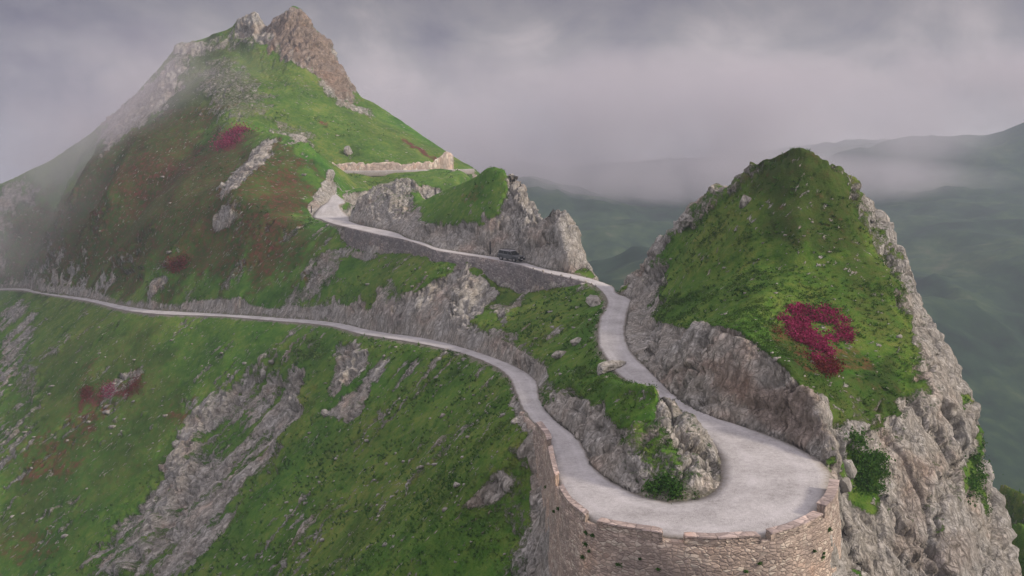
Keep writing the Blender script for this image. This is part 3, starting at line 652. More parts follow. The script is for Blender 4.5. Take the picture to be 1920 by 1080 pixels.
# ------------------------------------------------------------------ terrain objects (split of one continuous ground)
qlab = np.sort(lab[quad], axis=1)[:, 2].astype(int)
NAMES = {0: 'hillside', 1: 'mountain', 2: 'knoll', 3: 'rock_pinnacle', 4: 'crag'}
TERR = {}
for k, nm in NAMES.items():
    fq = quad[qlab == k]
    u, inv = np.unique(fq, return_inverse=True)
    o = np_mesh(nm, P2_[u], inv.reshape(-1, 4), MT, attrs={'rock': rk[u], 'red': red[u], 'dry': dry[u], 'strata': strata[u], 'verge': verge[u], 'warm': warm_[u], 'heath_shade': heath_shade[u]})
    o.data.normals_split_custom_set_from_vertices(nrm2[u].tolist())
    tag(o, kind='structure'); TERR[k] = o

# ------------------------------------------------------------------ road
NA = 9
rv = []; ra = []
ss = np.r_[0, np.cumsum(np.linalg.norm(np.diff((DL+DR)/2, axis=0), axis=1))]
nst = int(ss[-1]/.6); sq = np.linspace(0, ss[-1], nst)
QL = np.stack([np.interp(sq, ss, DL[:, k]) for k in range(3)], 1); QR = np.stack([np.interp(sq, ss, DR[:, k]) for k in range(3)], 1)
el = fbm(np.stack([sq*.9, sq*0, sq*0], 1), 3, seed=61)*.16; er = fbm(np.stack([sq*.9, sq*0+9, sq*0], 1), 3, seed=63)*.16
wv = QR-QL; wl = np.linalg.norm(wv, axis=1, keepdims=True); un = wv/np.maximum(wl, .1)
QL = QL-un*(el[:, None]+.1); QR = QR+un*(er[:, None]+.1)
rows = []
for j in range(NA+2):
    if j == 0: p = QL+[0, 0, -.5]; t = 0
    elif j == NA+1: p = QR+[0, 0, -.5]; t = 1
    else:
        t = (j-1)/(NA-1); p = QL+(QR-QL)*t; p = p+np.array([0, 0, 1.])*(.03+.05*(1-(2*t-1)**2))
        p[:, 2] += fbm(p*.8, 3, seed=66)*.04
    rows.append(p); ra.append(np.full(len(p), t))
RVv = np.stack(rows, 1).reshape(-1, 3); raa = np.stack(ra, 1).ravel()
ii = np.arange(nst*(NA+2)).reshape(nst, NA+2)
rq = np.stack([ii[:-1, :-1], ii[1:, :-1], ii[1:, 1:], ii[:-1, 1:]], -1).reshape(-1, 4)
road = np_mesh('road', RVv, rq, MROAD, attrs={'across': raa}); tag(road, kind='structure')
def rock_mat(name="limestone", warm=1.0, moss=.25):
    m, nt, bs = new_mat(name); L = nt.links
    geo = N(nt, 'ShaderNodeNewGeometry'); pos = geo.outputs['Position']
    rc, rv, rb, rcf = rock_colour(nt, pos, warm)
    sepn = N(nt, 'ShaderNodeSeparateXYZ'); L.new(geo.outputs['Normal'], sepn.inputs[0])
    f = math_n(nt, 'MULTIPLY', math_n(nt, 'MULTIPLY_ADD', rb, 3, math_n(nt, 'MULTIPLY_ADD', sepn.outputs[2], .9, -2.1), clamp=True), moss, clamp=True)
    col = mixc(nt, f, rc, (.05, .085, .02)); L.new(col, bs.inputs['Base Color'])
    bp = N(nt, 'ShaderNodeBump', ins={'Strength': .8, 'Distance': .2}); L.new(rv, bp.inputs['Height']); L.new(bp.outputs[0], bs.inputs['Normal'])
    return m
MROCK = rock_mat()
def masonry_mat(name, base, dark, sx, sy):
    m, nt, bs = new_mat(name); L = nt.links
    uv = N(nt, 'ShaderNodeUVMap').outputs[0]; geo = N(nt, 'ShaderNodeNewGeometry'); pos = geo.outputs['Position']
    wob = N(nt, 'ShaderNodeTexNoise', ins={'Scale': 1.3, 'Detail': 3}); L.new(pos, wob.inputs['Vector'])
    w2 = N(nt, 'ShaderNodeVectorMath', operation='MULTIPLY_ADD'); L.new(wob.outputs['Color'], w2.inputs[0]); w2.inputs[1].default_value = (.5, .28, 0); L.new(uv, w2.inputs[2])
    mp = mapping(nt, w2.outputs[0], (1/sx, 1/sy, 1))
    vo = N(nt, 'ShaderNodeTexVoronoi', feature='DISTANCE_TO_EDGE', ins={'Scale': 1.0, 'Randomness': .75}); L.new(mp, vo.inputs['Vector'])
    vc = N(nt, 'ShaderNodeTexVoronoi', ins={'Scale': 1.0, 'Randomness': .75}); L.new(mp, vc.inputs['Vector'])
    sc = N(nt, 'ShaderNodeSeparateColor'); L.new(vc.outputs['Color'], sc.inputs[0])
    r = ramp(nt, [(0, dark), (.35, tuple(.5*(a+b) for a, b in zip(base, dark))), (.7, base), (1, tuple(min(.62, a*1.35) for a in base))]); L.new(sc.outputs[0], r.inputs[0])
    big = noise_n(nt, pos, .35, 5, .6); fine = noise_n(nt, pos, 6, 4, .7)
    tint = ramp(nt, [(.38, (.72, .72, .74)), (.55, (1, .97, .95)), (.68, (1.18, 1.02, .92))]); L.new(big, tint.inputs[0])
    col = mixc(nt, 1.0, r.outputs[0], tint.outputs[0], 'MULTIPLY')
    joint = math_n(nt, 'MULTIPLY_ADD', vo.outputs['Distance'], -14, 1.25, clamp=True)
    col = mixc(nt, math_n(nt, 'MULTIPLY', joint, .6), col, tuple(a*.42 for a in base))
    blot = math_n(nt, 'MULTIPLY', math_n(nt, 'SUBTRACT', fine, .62, clamp=True), 7, clamp=True)
    col = mixc(nt, math_n(nt, 'MULTIPLY', blot, .6), col, tuple(a*.35 for a in dark))
    L.new(col, bs.inputs['Base Color'])
    h = math_n(nt, 'ADD', math_n(nt, 'MULTIPLY', math_n(nt, 'MINIMUM', vo.outputs['Distance'], .22), 2.2), math_n(nt, 'ADD', math_n(nt, 'MULTIPLY', sc.outputs[1], .35), math_n(nt, 'MULTIPLY', fine, .35)))
    bp = N(nt, 'ShaderNodeBump', ins={'Strength': .9, 'Distance': .12}); L.new(h, bp.inputs['Height']); L.new(bp.outputs[0], bs.inputs['Normal'])
    return m
MWALL = masonry_mat("warm_masonry", (.50, .415, .335), (.31, .255, .21), .36, .19)
MWALL2 = masonry_mat("grey_masonry", (.25, .235, .22), (.15, .14, .132), .40, .25)
MCOPE = masonry_mat("coping_stone", (.46, .385, .335), (.33, .275, .24), .9, .6)

# ------------------------------------------------------------------ hairpin retaining wall
def uv_strip(me, UVs):
    uvl = me.uv_layers.new(name='UVMap'); co = np.zeros(len(me.loops), np.int32); me.loops.foreach_get('vertex_index', co)
    uvl.data.foreach_set('uv', np.asarray(UVs, np.float32)[co].ravel())
def grid_faces(nr, nc, flip=False):
    ii = np.arange(nr*nc).reshape(nr, nc); q = [ii[:-1, :-1], ii[1:, :-1], ii[1:, 1:], ii[:-1, 1:]]
    if flip: q = q[::-1]
    return np.stack(q, -1).reshape(-1, 4)
WI0, WI1 = st_idx(35)+1, st_idx(47)
WL = DR[WI0:WI1+1].copy(); WN = -nL[WI0:WI1+1].copy()
for _ in range(6): WN[1:-1] = (WN[:-2]+WN[1:-1]*2+WN[2:])/4
WN /= np.linalg.norm(WN, axis=1, keepdims=True)
sw = np.r_[0, np.cumsum(np.linalg.norm(np.diff(WL, axis=0), axis=1))]
nsw = int(sw[-1]/.3); sq2 = np.linspace(0, sw[-1], nsw)
WL = np.stack([np.interp(sq2, sw, WL[:, k]) for k in range(3)], 1); WN = np.stack([np.interp(sq2, sw, WN[:, k]) for k in range(3)], 1)
TH = .55
hw = empty('retaining_wall', tuple(WL[nsw//2]))
tag(hw, 'tall curved pinkish stone retaining wall with notched parapet carrying the hairpin bend', 'wall')
def local(V): return np.asarray(V)-np.array(hw.location)[None]
drp = np.interp(np.linspace(35, 47, nsw), list(DROP), [v+5 for v in DROP.values()])
rows = [WL+[0, 0, -1.2], WL+WN*.0+[0, 0, -.02], WL+WN*TH+[0, 0, -.02]]; vv = [np.full(nsw, -1.2), np.zeros(nsw), np.full(nsw, TH)]
nv = 26
for k in range(1, nv+1):
    dz = drp*k/nv; off = TH+dz*.11
    p = WL+WN*off[:, None]; p[:, 2] -= dz
    p = p+WN*(fbm(p*1.1, 4, .6, seed=71)*.13+ridged(p*np.array([2.2, 2.2, 3.6]), 2, seed=73)*.045)[:, None]
    rows.append(p); vv.append(TH+dz)
G = np.stack(rows, 0); UVs = np.stack([np.broadcast_to(sq2, G.shape[:2]), np.stack(vv, 0)], -1).reshape(-1, 2)
o = np_mesh('masonry', local(G.reshape(-1, 3)), grid_faces(len(rows), nsw, True), MWALL, parent=hw); uv_strip(o.data, UVs)
# parapet blocks between the drain notches (arc positions found on the road edge)
def s_of(u, v):
    best = None
    for k in range(nsw):
        c = WL[k]+WN[k]*.1; rel = c-np.array([0, 0, ZC]); fw = np.array([0, math.cos(PITCH), -math.sin(PITCH)]); up = np.array([0, math.sin(PITCH), math.cos(PITCH)])
        dd = rel@fw; uu = 960+F*rel[0]/dd; vv_ = 540-F*(rel@up)/dd; e = (uu-u)**2+(vv_-v)**2
        if best is None or e < best[0]: best = (e, sq2[k])
    return best[1]
def parapet(s0, s1, h):
    n = max(3, int((s1-s0)/.25)+1); t = np.linspace(s0, s1, n)
    c = np.stack([np.interp(t, sq2, WL[:, k]) for k in range(3)], 1); nn_ = np.stack([np.interp(t, sq2, WN[:, k]) for k in range(3)], 1)
    hh = h+fbm(np.stack([t*.7, t*0+h*9, t*0], 1), 3, seed=81)*.10
    hh[0] -= .05; hh[-1] -= .04
    prof = [(.03, -.05), (.03, .35), (.03, .8), (.045, .96), (.10, 1.0), (.3, 1.03), (.48, 1.0), (.545, .95), (.56, .75), (.565, .35), (.57, -.05)]
    rows = []
    for a, b in prof:
        p = c+nn_*a; p[:, 2] += np.where(b < 0, b, b*hh); p = p+nn_*(fbm(p*2.3, 3, seed=83)*.05)[:, None]; p[:, 2] += fbm(p*2.9, 3, seed=85)*.035*(b > .5); rows.append(p)
    G = np.stack(rows, 0); nr = len(prof); Fq = grid_faces(nr, n).tolist(); 
    V = local(G.reshape(-1, 3)); UVs = np.stack([np.broadcast_to(t, (nr, n)), np.broadcast_to(np.cumsum([0, .3, .3, .1, .06, .2, .2, .1, .1, .2, .3])[:, None]*.8, (nr, n))], -1).reshape(-1, 2)
    me = bpy.data.meshes.new('parapet'); ends = [[r*n for r in range(nr)], [r*n+n-1 for r in range(nr)][::-1]]
    me.from_pydata(V.tolist(), [], Fq+ends); me.polygons.foreach_set('use_smooth', [True]*len(Fq)+[False]*2); me.materials.append(MWALL); me.update()
    uv_strip(me, UVs); ob = bpy.data.objects.new('parapet', me); COL.objects.link(ob); ob.parent = hw
    # coping slabs on top
    bm = bmesh.new(); tt = s0+.02
    while tt < s1-.15:
        L_ = min(rng.uniform(.55, 1.1), s1-tt-.02)
        ring = []
        for q in np.linspace(tt+.012, tt+L_-.012, 3):
            c_ = np.array([np.interp(q, sq2, WL[:, k]) for k in range(3)]); n_ = np.array([np.interp(q, sq2, WN[:, k]) for k in range(3)])
            hq = np.interp(q, t, hh)
            ring.append([bm.verts.new(Vector(c_+n_*a+np.array([0, 0, hq+b])-np.array(hw.location))) for a, b in ((-.02, .01), (-.02, .10), (.60, .09), (.61, .0))])
        for r0, r1 in zip(ring[:-1], ring[1:]):
            for k in range(4): bm.faces.new((r0[k], r0[(k+1) % 4], r1[(k+1) % 4], r1[k]))
        bm.faces.new(ring[0][::-1]); bm.faces.new(ring[-1]); tt += L_
    bmesh.ops.recalc_face_normals(bm, faces=bm.faces)
    co_ = bm_obj('coping', bm, MCOPE, ob); 
    uvl = co_.data.uv_layers.new(name='UVMap')
    for lp in co_.data.loops:
        v = co_.data.vertices[lp.vertex_index].co; uvl.data[lp.index].uv = (v.x*1.1+v.y*.3, v.y+v.z)
S = {k: s_of(*p) for k, p in dict(a=(1555,905), b=(1531,962), c=(1526,970), d=(1440,1006), e=(1415,1012), f=(1279,1010), g=(1243,1008), h=(1127,984), i=(1105,972), j=(1054,918), k=(1048,908), l=(1034,850), m=(1030,838), n=(1012,806)).items()}
for a, b, h in (('a', 'b', .72), ('c', 'd', .42), ('e', 'f', .40), ('g', 'h', .42), ('i', 'j', .40), ('k', 'l', .72), ('m', 'n', .66)):
    parapet(S[a], S[b], h)

# ------------------------------------------------------------------ roadside wall under the upper road
def lerp_curve(Pc, x, key):
    return np.stack([np.interp(x, key, Pc[:, k]) for k in range(3)], 1)
i0, i1 = st_idx(8)-4, st_idx(18)+2
TL = DL[i0:i1+1]+nL[i0:i1+1]*.12; TX = TL[:, 0]
foot = dens(WFQ, .5); FXk = foot[:, 0]; oi = np.argsort(FXk)
xs = np.linspace(max(TX.min(), FXk.min())+.2, min(TX.max(), FXk.max()), 190)
top = lerp_curve(TL, xs, TX); bot = lerp_curve(foot[oi], xs, FXk[oi])
rw = empty('roadside_wall', tuple(top[95])); tag(rw, 'long grey dry stone wall holding up the upper road below the parked dark car'.replace('parked ', ''), 'wall')
rows = []; vv = []
outd = (bot-top); outd[:, 2] = 0; outd /= np.maximum(np.linalg.norm(outd, axis=1, keepdims=True), .1)
hgt_ = np.maximum(top[:, 2]-bot[:, 2], .3)
rows = [top-outd*.5+[0, 0, .02], top+[0, 0, .06]]; vv = [np.full(190, -.5), np.zeros(190)]
for k in range(0, 15):
    t = k/14; p = top+(bot-top)*t; p = p+outd*(.45+.25*math.sin(math.pi*t)); p[:, 2] = top[:, 2]+.06-(hgt_+1.2)*t
    p = p+outd*(fbm(p*.9, 4, .6, seed=91)*.22)[:, None]; rows.append(p); vv.append(.4+(hgt_+1.2)*t)
G = np.stack(rows, 0); UVs = np.stack([np.broadcast_to(np.r_[0, np.cumsum(np.linalg.norm(np.diff(top, axis=0), axis=1))], G.shape[:2]), np.stack(vv, 0)], -1).reshape(-1, 2)
o = np_mesh('masonry', G.reshape(-1, 3)-np.array(rw.location), grid_faces(len(rows), 190), MWALL2, parent=rw); uv_strip(o.data, UVs)

# ------------------------------------------------------------------ far terrace: road shelf and stone bank on the mountain slope
tp = np.array([(622,322,266.5),(660,322,267.5),(700,321.5,269),(760,320.5,271),(800,320,273.5),(818,319.5,277),(850,319.2,281.5),(890,318,290)])
tq = dens(np.array([at_y(*p) for p in tp]), .6); tq[:, 2] = np.interp(np.arange(len(tq)), np.linspace(0, len(tq)-1, 8), [at_y(*p)[2] for p in tp])+.25
n_ = len(tq); rows = [tq+[0, -1.9, -1.6], tq+[0, -1.6, -.05], tq+[0, -.9, .05], tq+[0, 0, .0], tq+[0, 1.6, 0]]
o = np_mesh('road', np.stack(rows, 0).reshape(-1, 3), grid_faces(5, n_, True), MROAD, attrs={'across': np.repeat([0, .05, .5, .9, 1], n_)}); tag(o, kind='structure')
wq_ = tq[:int(n_*.80)]; m_ = len(wq_); tw = empty('stone_wall', tuple(wq_[m_//2])); tag(tw, 'long pale stone wall with a ragged top along the far terrace on the bright green mountain slope', 'wall')
hh = 2.2+fbm(wq_*.35, 4, .7, seed=221)*1.5+np.exp(-((np.arange(m_)-m_+5)/5.0)**2)*3.2; hh = np.maximum(hh, .8); rows = []; vv = []
for k, (a_, b_) in enumerate(((-.15, -1.5), (-.1, .2), (0, .5), (.15, .85), (.35, 1.0), (.8, 1.05), (1.4, .9), (1.7, -.6))):
    p = wq_+np.array([0, .4+a_, 0]); p[:, 2] += np.where(b_ < 0, b_, b_*hh); p[:, 1] += fbm(p*.9, 3, seed=223)*.45; rows.append(p); vv.append(np.full(m_, k*.5))
o = np_mesh('masonry', np.stack(rows, 0).reshape(-1, 3)-np.array(tw.location), grid_faces(len(rows), m_, True), masonry_mat("pale_masonry", (.56, .47, .39), (.34, .28, .23), .9, .8), parent=tw)
uv_strip(o.data, np.stack([np.broadcast_to(np.arange(m_)*.6, (len(rows), m_)), np.stack(vv, 0)], -1).reshape(-1, 2))

# ------------------------------------------------------------------ picking points on the finished ground
bpy.context.view_layer.update()
def drop_at(x, y, z0=150):
    best = None
    for k, o in TERR.items():
        ok, loc, n, _ = o.ray_cast(Vector((x, y, z0)), Vector((0, 0, -1)))
        if ok and (best is None or loc.z > best[0].z): best = (loc, n)
    return best
def pick(u, v):
    d = Vector(ray(u, v)).normalized(); best = None
    for k, o in TERR.items():
        ok, loc, n, _ = o.ray_cast(Vector((0, 0, ZC)), d)
        if ok and (best is None or loc.length < best[0].length): best = (loc, n)
    return best

# ------------------------------------------------------------------ the dark car on the upper road
def simple_mat(name, col, rough=.5, spec=.3, metal=0.0, coat=0.0):
    m, nt, bs = new_mat(name); geo = N(nt, 'ShaderNodeNewGeometry')
    n = noise_n(nt, geo.outputs['Position'], 9, 3, .6)
    r = ramp(nt, [(.3, tuple(c*.82 for c in col)), (.7, tuple(min(1, c*1.15) for c in col))]); nt.links.new(n, r.inputs[0]); nt.links.new(r.outputs[0], bs.inputs['Base Color'])
    bs.inputs['Roughness'].default_value = rough; bs.inputs['Specular IOR Level'].default_value = spec; bs.inputs['Metallic'].default_value = metal; bs.inputs['Coat Weight'].default_value = coat
    return m
MPAINT = simple_mat("dark_paint", (.055, .062, .062), .42, .5, 0, .3); MGLASS = simple_mat("car_glass", (.012, .015, .017), .12, .5)
MTYRE = simple_mat("tyre_rubber", (.02, .02, .02), .9, .1); MRIM = simple_mat("wheel_metal", (.25, .25, .25), .4, .5, .6)
MLAMP = simple_mat("lamp_glass", (.62, .62, .60), .15, .5); MROOF = simple_mat("pale_roof", (.36, .36, .37), .45, .4); MTRIM = simple_mat("black_trim", (.03, .03, .03), .7, .2); MRED = simple_mat("tail_lamp", (.25, .02, .02), .3, .4)
MPLATE = simple_mat("plate", (.6, .6, .6), .5, .3)
def box(bm, x0, x1, y0, y1, z0, z1, bev=0.0, seg=2):
    r = bmesh.ops.create_cube(bm, size=1); vs = r['verts']
    for v in vs: v.co = Vector((x0+(v.co.x+.5)*(x1-x0), y0+(v.co.y+.5)*(y1-y0), z0+(v.co.z+.5)*(z1-z0)))
    if bev:
        es = list({e for v in vs for e in v.link_edges}); bmesh.ops.bevel(bm, geom=es, offset=bev, segments=seg, affect='EDGES', profile=.6)
def loft(bm, secs):
    rings = [[bm.verts.new(Vector(p)) for p in s] for s in secs]; n = len(rings[0])
    for a, b in zip(rings[:-1], rings[1:]):
        for k in range(n): bm.faces.new((a[k], a[(k+1) % n], b[(k+1) % n], b[k]))
    bm.faces.new(rings[0][::-1]); bm.faces.new(rings[-1]); bmesh.ops.recalc_face_normals(bm, faces=bm.faces)
def build_car(loc, rotz, pitch_):
    c = empty('car', loc); c.rotation_euler = (0, pitch_, rotz)
    tag(c, 'dark grey off-road car with pale roof and roof rack driving on the upper gravel road', 'car')
    W = .95
    def ring(x, w, z0, z1, r=.08):      # cross-section across the car at x
        return [(x, -w, z0), (x, -w, z0+.25), (x, -w, z1-r), (x, -w+r, z1), (x, w-r, z1), (x, w, z1-r), (x, w, z0+.25), (x, w, z0)]
    bm = bmesh.new()          # lower body, front at +x
    loft(bm, [ring(-2.28, .84, .62, 1.04), ring(-2.22, W-.03, .50, 1.12), ring(-1.9, W, .48, 1.15), ring(-.9, W, .46, 1.15), ring(.75, W, .46, 1.14), ring(1.0, W, .46, 1.12), ring(1.9, W-.02, .48, 1.06), ring(2.18, W-.06, .50, 1.0), ring(2.28, .82, .60, .92)])
    bm_obj('body', bm, MPAINT, c)
    bm = bmesh.new()          # cabin
    def cab(x0, x1, w0, w1, z0, z1): return None
    loft(bm, [[(-2.16, -.86, 1.10), (-2.16, .86, 1.10), (1.02, .86, 1.10), (1.02, -.86, 1.10)], [(-2.0, -.76, 1.72), (-2.0, .76, 1.72), (.42, .76, 1.72), (.42, -.76, 1.72)]])
    bm_obj('cabin', bm, MPAINT, c)
    bm = bmesh.new(); box(bm, -2.02, .42, -.79, .79, 1.71, 1.80, .03); bm_obj('roof', bm, MROOF, c)
    def pane(name, pts, th=.012):
        bm = bmesh.new(); P_ = [Vector(p) for p in pts]; n = (P_[1]-P_[0]).cross(P_[2]-P_[0]).normalized()*th
        a = [bm.verts.new(p+n) for p in P_]; b = [bm.verts.new(p-n) for p in P_]
        bm.faces.new(a); bm.faces.new(b[::-1])
        for k in range(4): bm.faces.new((a[k], b[k], b[(k+1) % 4], a[(k+1) % 4]))
        bmesh.ops.recalc_face_normals(bm, faces=bm.faces); return bm_obj(name, bm, MGLASS, c)
    pane('windscreen', [(.98, -.78, 1.16), (.98, .78, 1.16), (.47, .71, 1.68), (.47, -.71, 1.68)])
    pane('rear_window', [(-2.145, -.74, 1.18), (-2.145, .74, 1.18), (-2.02, .68, 1.66), (-2.02, -.68, 1.66)])
    for s in (-1, 1):
        for x0, x1, x2, x3 in ((.02, .86, .38, .02), (-.98, -.10, -.10, -.96), (-2.02, -1.10, -1.08, -1.92)):
            pane('side_window', [(x0, s*.85, 1.18), (x1, s*.85, 1.18), (x2, s*.778, 1.65), (x3, s*.778, 1.65)])
        for x0, x1 in ((-.04, .92), (-1.04, -.08)):
            bm = bmesh.new(); box(bm, x0, x1, s*.945-.012, s*.945+.018, .58, 1.09, .02); d = bm_obj('door', bm, MPAINT, c)
            bm = bmesh.new(); box(bm, x0+.08, x0+.26, s*.965-.02, s*.965+.03, .98, 1.02, .008); bm_obj('handle', bm, MTRIM, d)
        bm = bmesh.new(); box(bm, .70, .86, s*1.04-.10, s*1.04+.10, 1.16, 1.34, .03); bm_obj('mirror', bm, MTRIM, c)
        bm = bmesh.new(); bmesh.ops.create_cone(bm, cap_ends=True, segments=20, radius1=.12, radius2=.12, depth=.06, matrix=Matrix.Translation((2.255, s*.64, .86)) @ Matrix.Rotation(R(90), 4, 'Y')); bm_obj('headlight', bm, MLAMP, c)
        bm = bmesh.new(); box(bm, -2.29, -2.24, s*.74-.07, s*.74+.07, .82, 1.06, .015); bm_obj('tail_light', bm, MRED, c)
        for x in (-1.42, 1.42):
            bm = bmesh.new(); bmesh.ops.create_cone(bm, cap_ends=True, segments=28, radius1=.40, radius2=.40, depth=.27, matrix=Matrix.Translation((x, s*.82, .40)) @ Matrix.Rotation(R(90), 4, 'X'))
            bmesh.ops.bevel(bm, geom=[e for e in bm.edges if e.calc_face_angle(0) > 1], offset=.05, segments=2, affect='EDGES')
            w = bm_obj('wheel', bm, MTYRE, c)
            bm = bmesh.new(); bmesh.ops.create_cone(bm, cap_ends=True, segments=20, radius1=.24, radius2=.20, depth=.04, matrix=Matrix.Translation((x, s*.965, .40)) @ Matrix.Rotation(R(-90*s), 4, 'X')); bm_obj('rim', bm, MRIM, w)
            bm = bmesh.new(); nseg = 10; ro = .52; ri = .44                      # arch trim
            for k in range(nseg):
                a0, a1 = math.pi*k/nseg, math.pi*(k+1)/nseg; q = []
                for yy in (s*.93, s*1.0):
                    for a_, rr in ((a0, ri), (a0, ro), (a1, ro), (a1, ri)): q.append(bm.verts.new((x+math.cos(a_)*rr, yy, .42+math.sin(a_)*rr)))
                for f in ((0, 1, 2, 3), (7, 6, 5, 4), (0, 4, 5, 1), (1, 5, 6, 2), (2, 6, 7, 3), (3, 7, 4, 0)): bm.faces.new([q[z] for z in f])
            bmesh.ops.recalc_face_normals(bm, faces=bm.faces); bm_obj('wheel_arch', bm, MTRIM, c)
    bm = bmesh.new(); box(bm, 2.20, 2.38, -.92, .92, .46, .68, .04); bm_obj('bumper', bm, MTRIM, c)
    bm = bmesh.new(); box(bm, -2.36, -2.18, -.92, .92, .46, .66, .04); bm_obj('bumper', bm, MTRIM, c)
    bm = bmesh.new()
    for k in range(5): box(bm, 2.24, 2.30, -.46, .46, .74+k*.045, .765+k*.045)
    box(bm, 2.22, 2.285, -.50, .50, .72, .965); bm_obj('grille', bm, MTRIM, c)
    bm = bmesh.new(); box(bm, 2.375, 2.392, -.26, .26, .52, .63, .004); bm_obj('number_plate', bm, MPLATE, c)
    bm = bmesh.new()
    for y in (-.68, .68): box(bm, -1.9, .28, y-.025, y+.025, 1.86, 1.91)
    for k in range(7): box(bm, -1.9+k*.36, -1.87+k*.36, -.68, .68, 1.865, 1.895)
    for x in (-1.8, -.8, .2):
        for y in (-.68, .68): box(bm, x-.02, x+.02, y-.02, y+.02, 1.78, 1.88)
    bm_obj('roof_rack', bm, MTRIM, c)
    bm = bmesh.new(); bmesh.ops.create_cone(bm, cap_ends=True, segments=24, radius1=.36, radius2=.36, depth=.22, matrix=Matrix.Translation((-2.34, .1, 1.05)) @ Matrix.Rotation(R(90), 4, 'Y')); bm_obj('spare_wheel', bm, MTYRE, c)
    return c
ca = (DL[st_idx(14)]*.45+DR[st_idx(14)]*.55)*.28+(DL[st_idx(15)]*.45+DR[st_idx(15)]*.55)*.72
hd = (DL[st_idx(15)]+DR[st_idx(15)]-DL[st_idx(14)]-DR[st_idx(14)]); hd /= np.linalg.norm(hd)
build_car((ca[0], ca[1], ca[2]+.07), math.atan2(hd[1], hd[0])+R(6), math.asin(-hd[2]))

# ------------------------------------------------------------------ kerb stones and posts on the upper road
def rock_mesh(name, r, seed, flat=(1, 1, 1), sub=3, rough=.35):
    bm = bmesh.new(); bmesh.ops.create_icosphere(bm, subdivisions=sub, radius=1)
    V = np.array([v.co[:] for v in bm.verts]); d = 1+ridged(V*1.1+seed*7.7, 3, .55, seed=seed)*rough+fbm(V*2.8+seed, 3, seed=seed+3)*rough*.5
    # chop with a few random planes for flat broken faces
    rg = np.random.default_rng(seed)
    V = V*d[:, None]
    for _ in range(7):
        n = rg.normal(size=3); n /= np.linalg.norm(n); lim = rg.uniform(.62, .9); e = V@n; V = V-np.maximum(e-lim, 0)[:, None]*n*.9
    V = V*np.array(flat)*r
    for v, c in zip(bm.verts, V): v.co = c
    me = bpy.data.meshes.new(name); bm.to_mesh(me); bm.free(); me.materials.append(MROCK); return me
kerb_me = [rock_mesh('kerb_stone', .17, 100+k, (1, .8, 1.1), 2) for k in range(3)]
for k, s in enumerate(np.linspace(st_idx(15)+5, st_idx(18)+3, 9)):
    i = int(s); f = s-i; p = DL[i]*(1-f)+DL[i+1]*f+nL[i]*(.18)
    o = bpy.data.objects.new('kerb_stone', kerb_me[k % 3]); COL.objects.link(o); o.location = (p[0], p[1], p[2]+.15); o.rotation_euler = (0, 0, k*1.9); o.scale = (1+.45*math.sin(k*2.3),)*3
    tag(o, 'small grey kerb stone on the valley edge of the upper road', 'stone', 'kerb stones along the upper road')
def post(u, v, h, label):
    q = pick(u, v)
    if not q: return
    bm = bmesh.new(); box(bm, -.11, .11, -.11, .11, -.3, h, .02); box(bm, -.15, .15, -.15, .15, -.3, .12, .02)
    o = bm_obj('road_post', bm, MTRIM); o.location = q[0]; tag(o, label, 'post')
post(584, 398, 1.5, 'dark post at the outer corner of the far bend below the cut cliff')
post(919, 476, 2.2, 'thin dark post against the rock face just behind the car')

# ------------------------------------------------------------------ boulders
for u, v, r, fl, lb, sd_ in [
   (1144,690,1.5,(.55,1.6,.35),'flat pale slab lying along the left edge of the road above the knoll',201),
   (1082,643,.75,(1,.9,.7),'smaller grey boulder in the grass left of the upper bend',202),
   (1052,666,.9,(1.3,.9,.6),'broad grey boulder in the grass above the lower road bend',203),
   (1115,568,1.2,(1.5,1,.7),'cracked grey boulder beside the inside of the upper bend',204),
   (612,776,.8,(1,.9,.9),'rounded white boulder at the lower end of a grey scree streak',205),
   (557,262,1.9,(1.5,.9,.9),'pinkish boulder on top of the mountain shoulder',206),
   (653,284,1.6,(.8,.8,1.1),'pointed pale rock alone on the bright green far slope',207),
   (1398,382,.8,(.9,.9,1.1),'pale upright rock high on the left side of the grassy crag',208),
   (1285,418,1.0,(1.2,.9,.9),'pale rock on the left skyline of the grassy crag',209),
   (1590,885,.7,(1,1,1),'pale broken rock wedged beside the right end of the parapet',210),
   (1585,910,.55,(1,1,.8),'low grey rock just below the right end of the parapet',211),
   (805,370,1.2,(1.2,1,.8),'pale rock in the saddle between the grey dome and the green pinnacle',212),
   (1395,395,.5,(1,1,.8),None,213)]:
    if lb is None: continue
    q = pick(u, v)
    if not q: continue
    o = bpy.data.objects.new('boulder', rock_mesh('boulder', r, sd_, fl, 4)); COL.objects.link(o); o.location = q[0]+Vector((0, 0, r*.12*fl[2])); o.rotation_euler = (0, 0, sd_*.7)
    o.data.polygons.foreach_set('use_smooth', [False]*len(o.data.polygons)); tag(o, lb, 'boulder')

# ------------------------------------------------------------------ shrubs and flowers: many small leaves
def leaf_mat(name, c0, c1, c2):
    m, nt, bs = new_mat(name); a = attr(nt, 'tone')
    r = ramp(nt, [(0, c0), (.5, c1), (1, c2)]); nt.links.new(a, r.inputs[0]); nt.links.new(r.outputs[0], bs.inputs['Base Color'])
    bs.inputs['Specular IOR Level'].default_value = .1
    tl = N(nt, 'ShaderNodeBsdfTranslucent'); nt.links.new(r.outputs[0], tl.inputs[0]); mxs = N(nt, 'ShaderNodeMixShader', ins={0: .45})
    nt.links.new(bs.outputs[0], mxs.inputs[1]); nt.links.new(tl.outputs[0], mxs.inputs[2]); nt.links.new(mxs.outputs[0], nt.nodes['Material Output'].inputs[0])
    return m
MLEAF = leaf_mat("shrub_leaf", (.018, .058, .011), (.048, .13, .02), (.10, .19, .038))
MPINK = leaf_mat("rhododendron_flower", (.09, .013, .028), (.26, .022, .080), (.44, .065, .17))
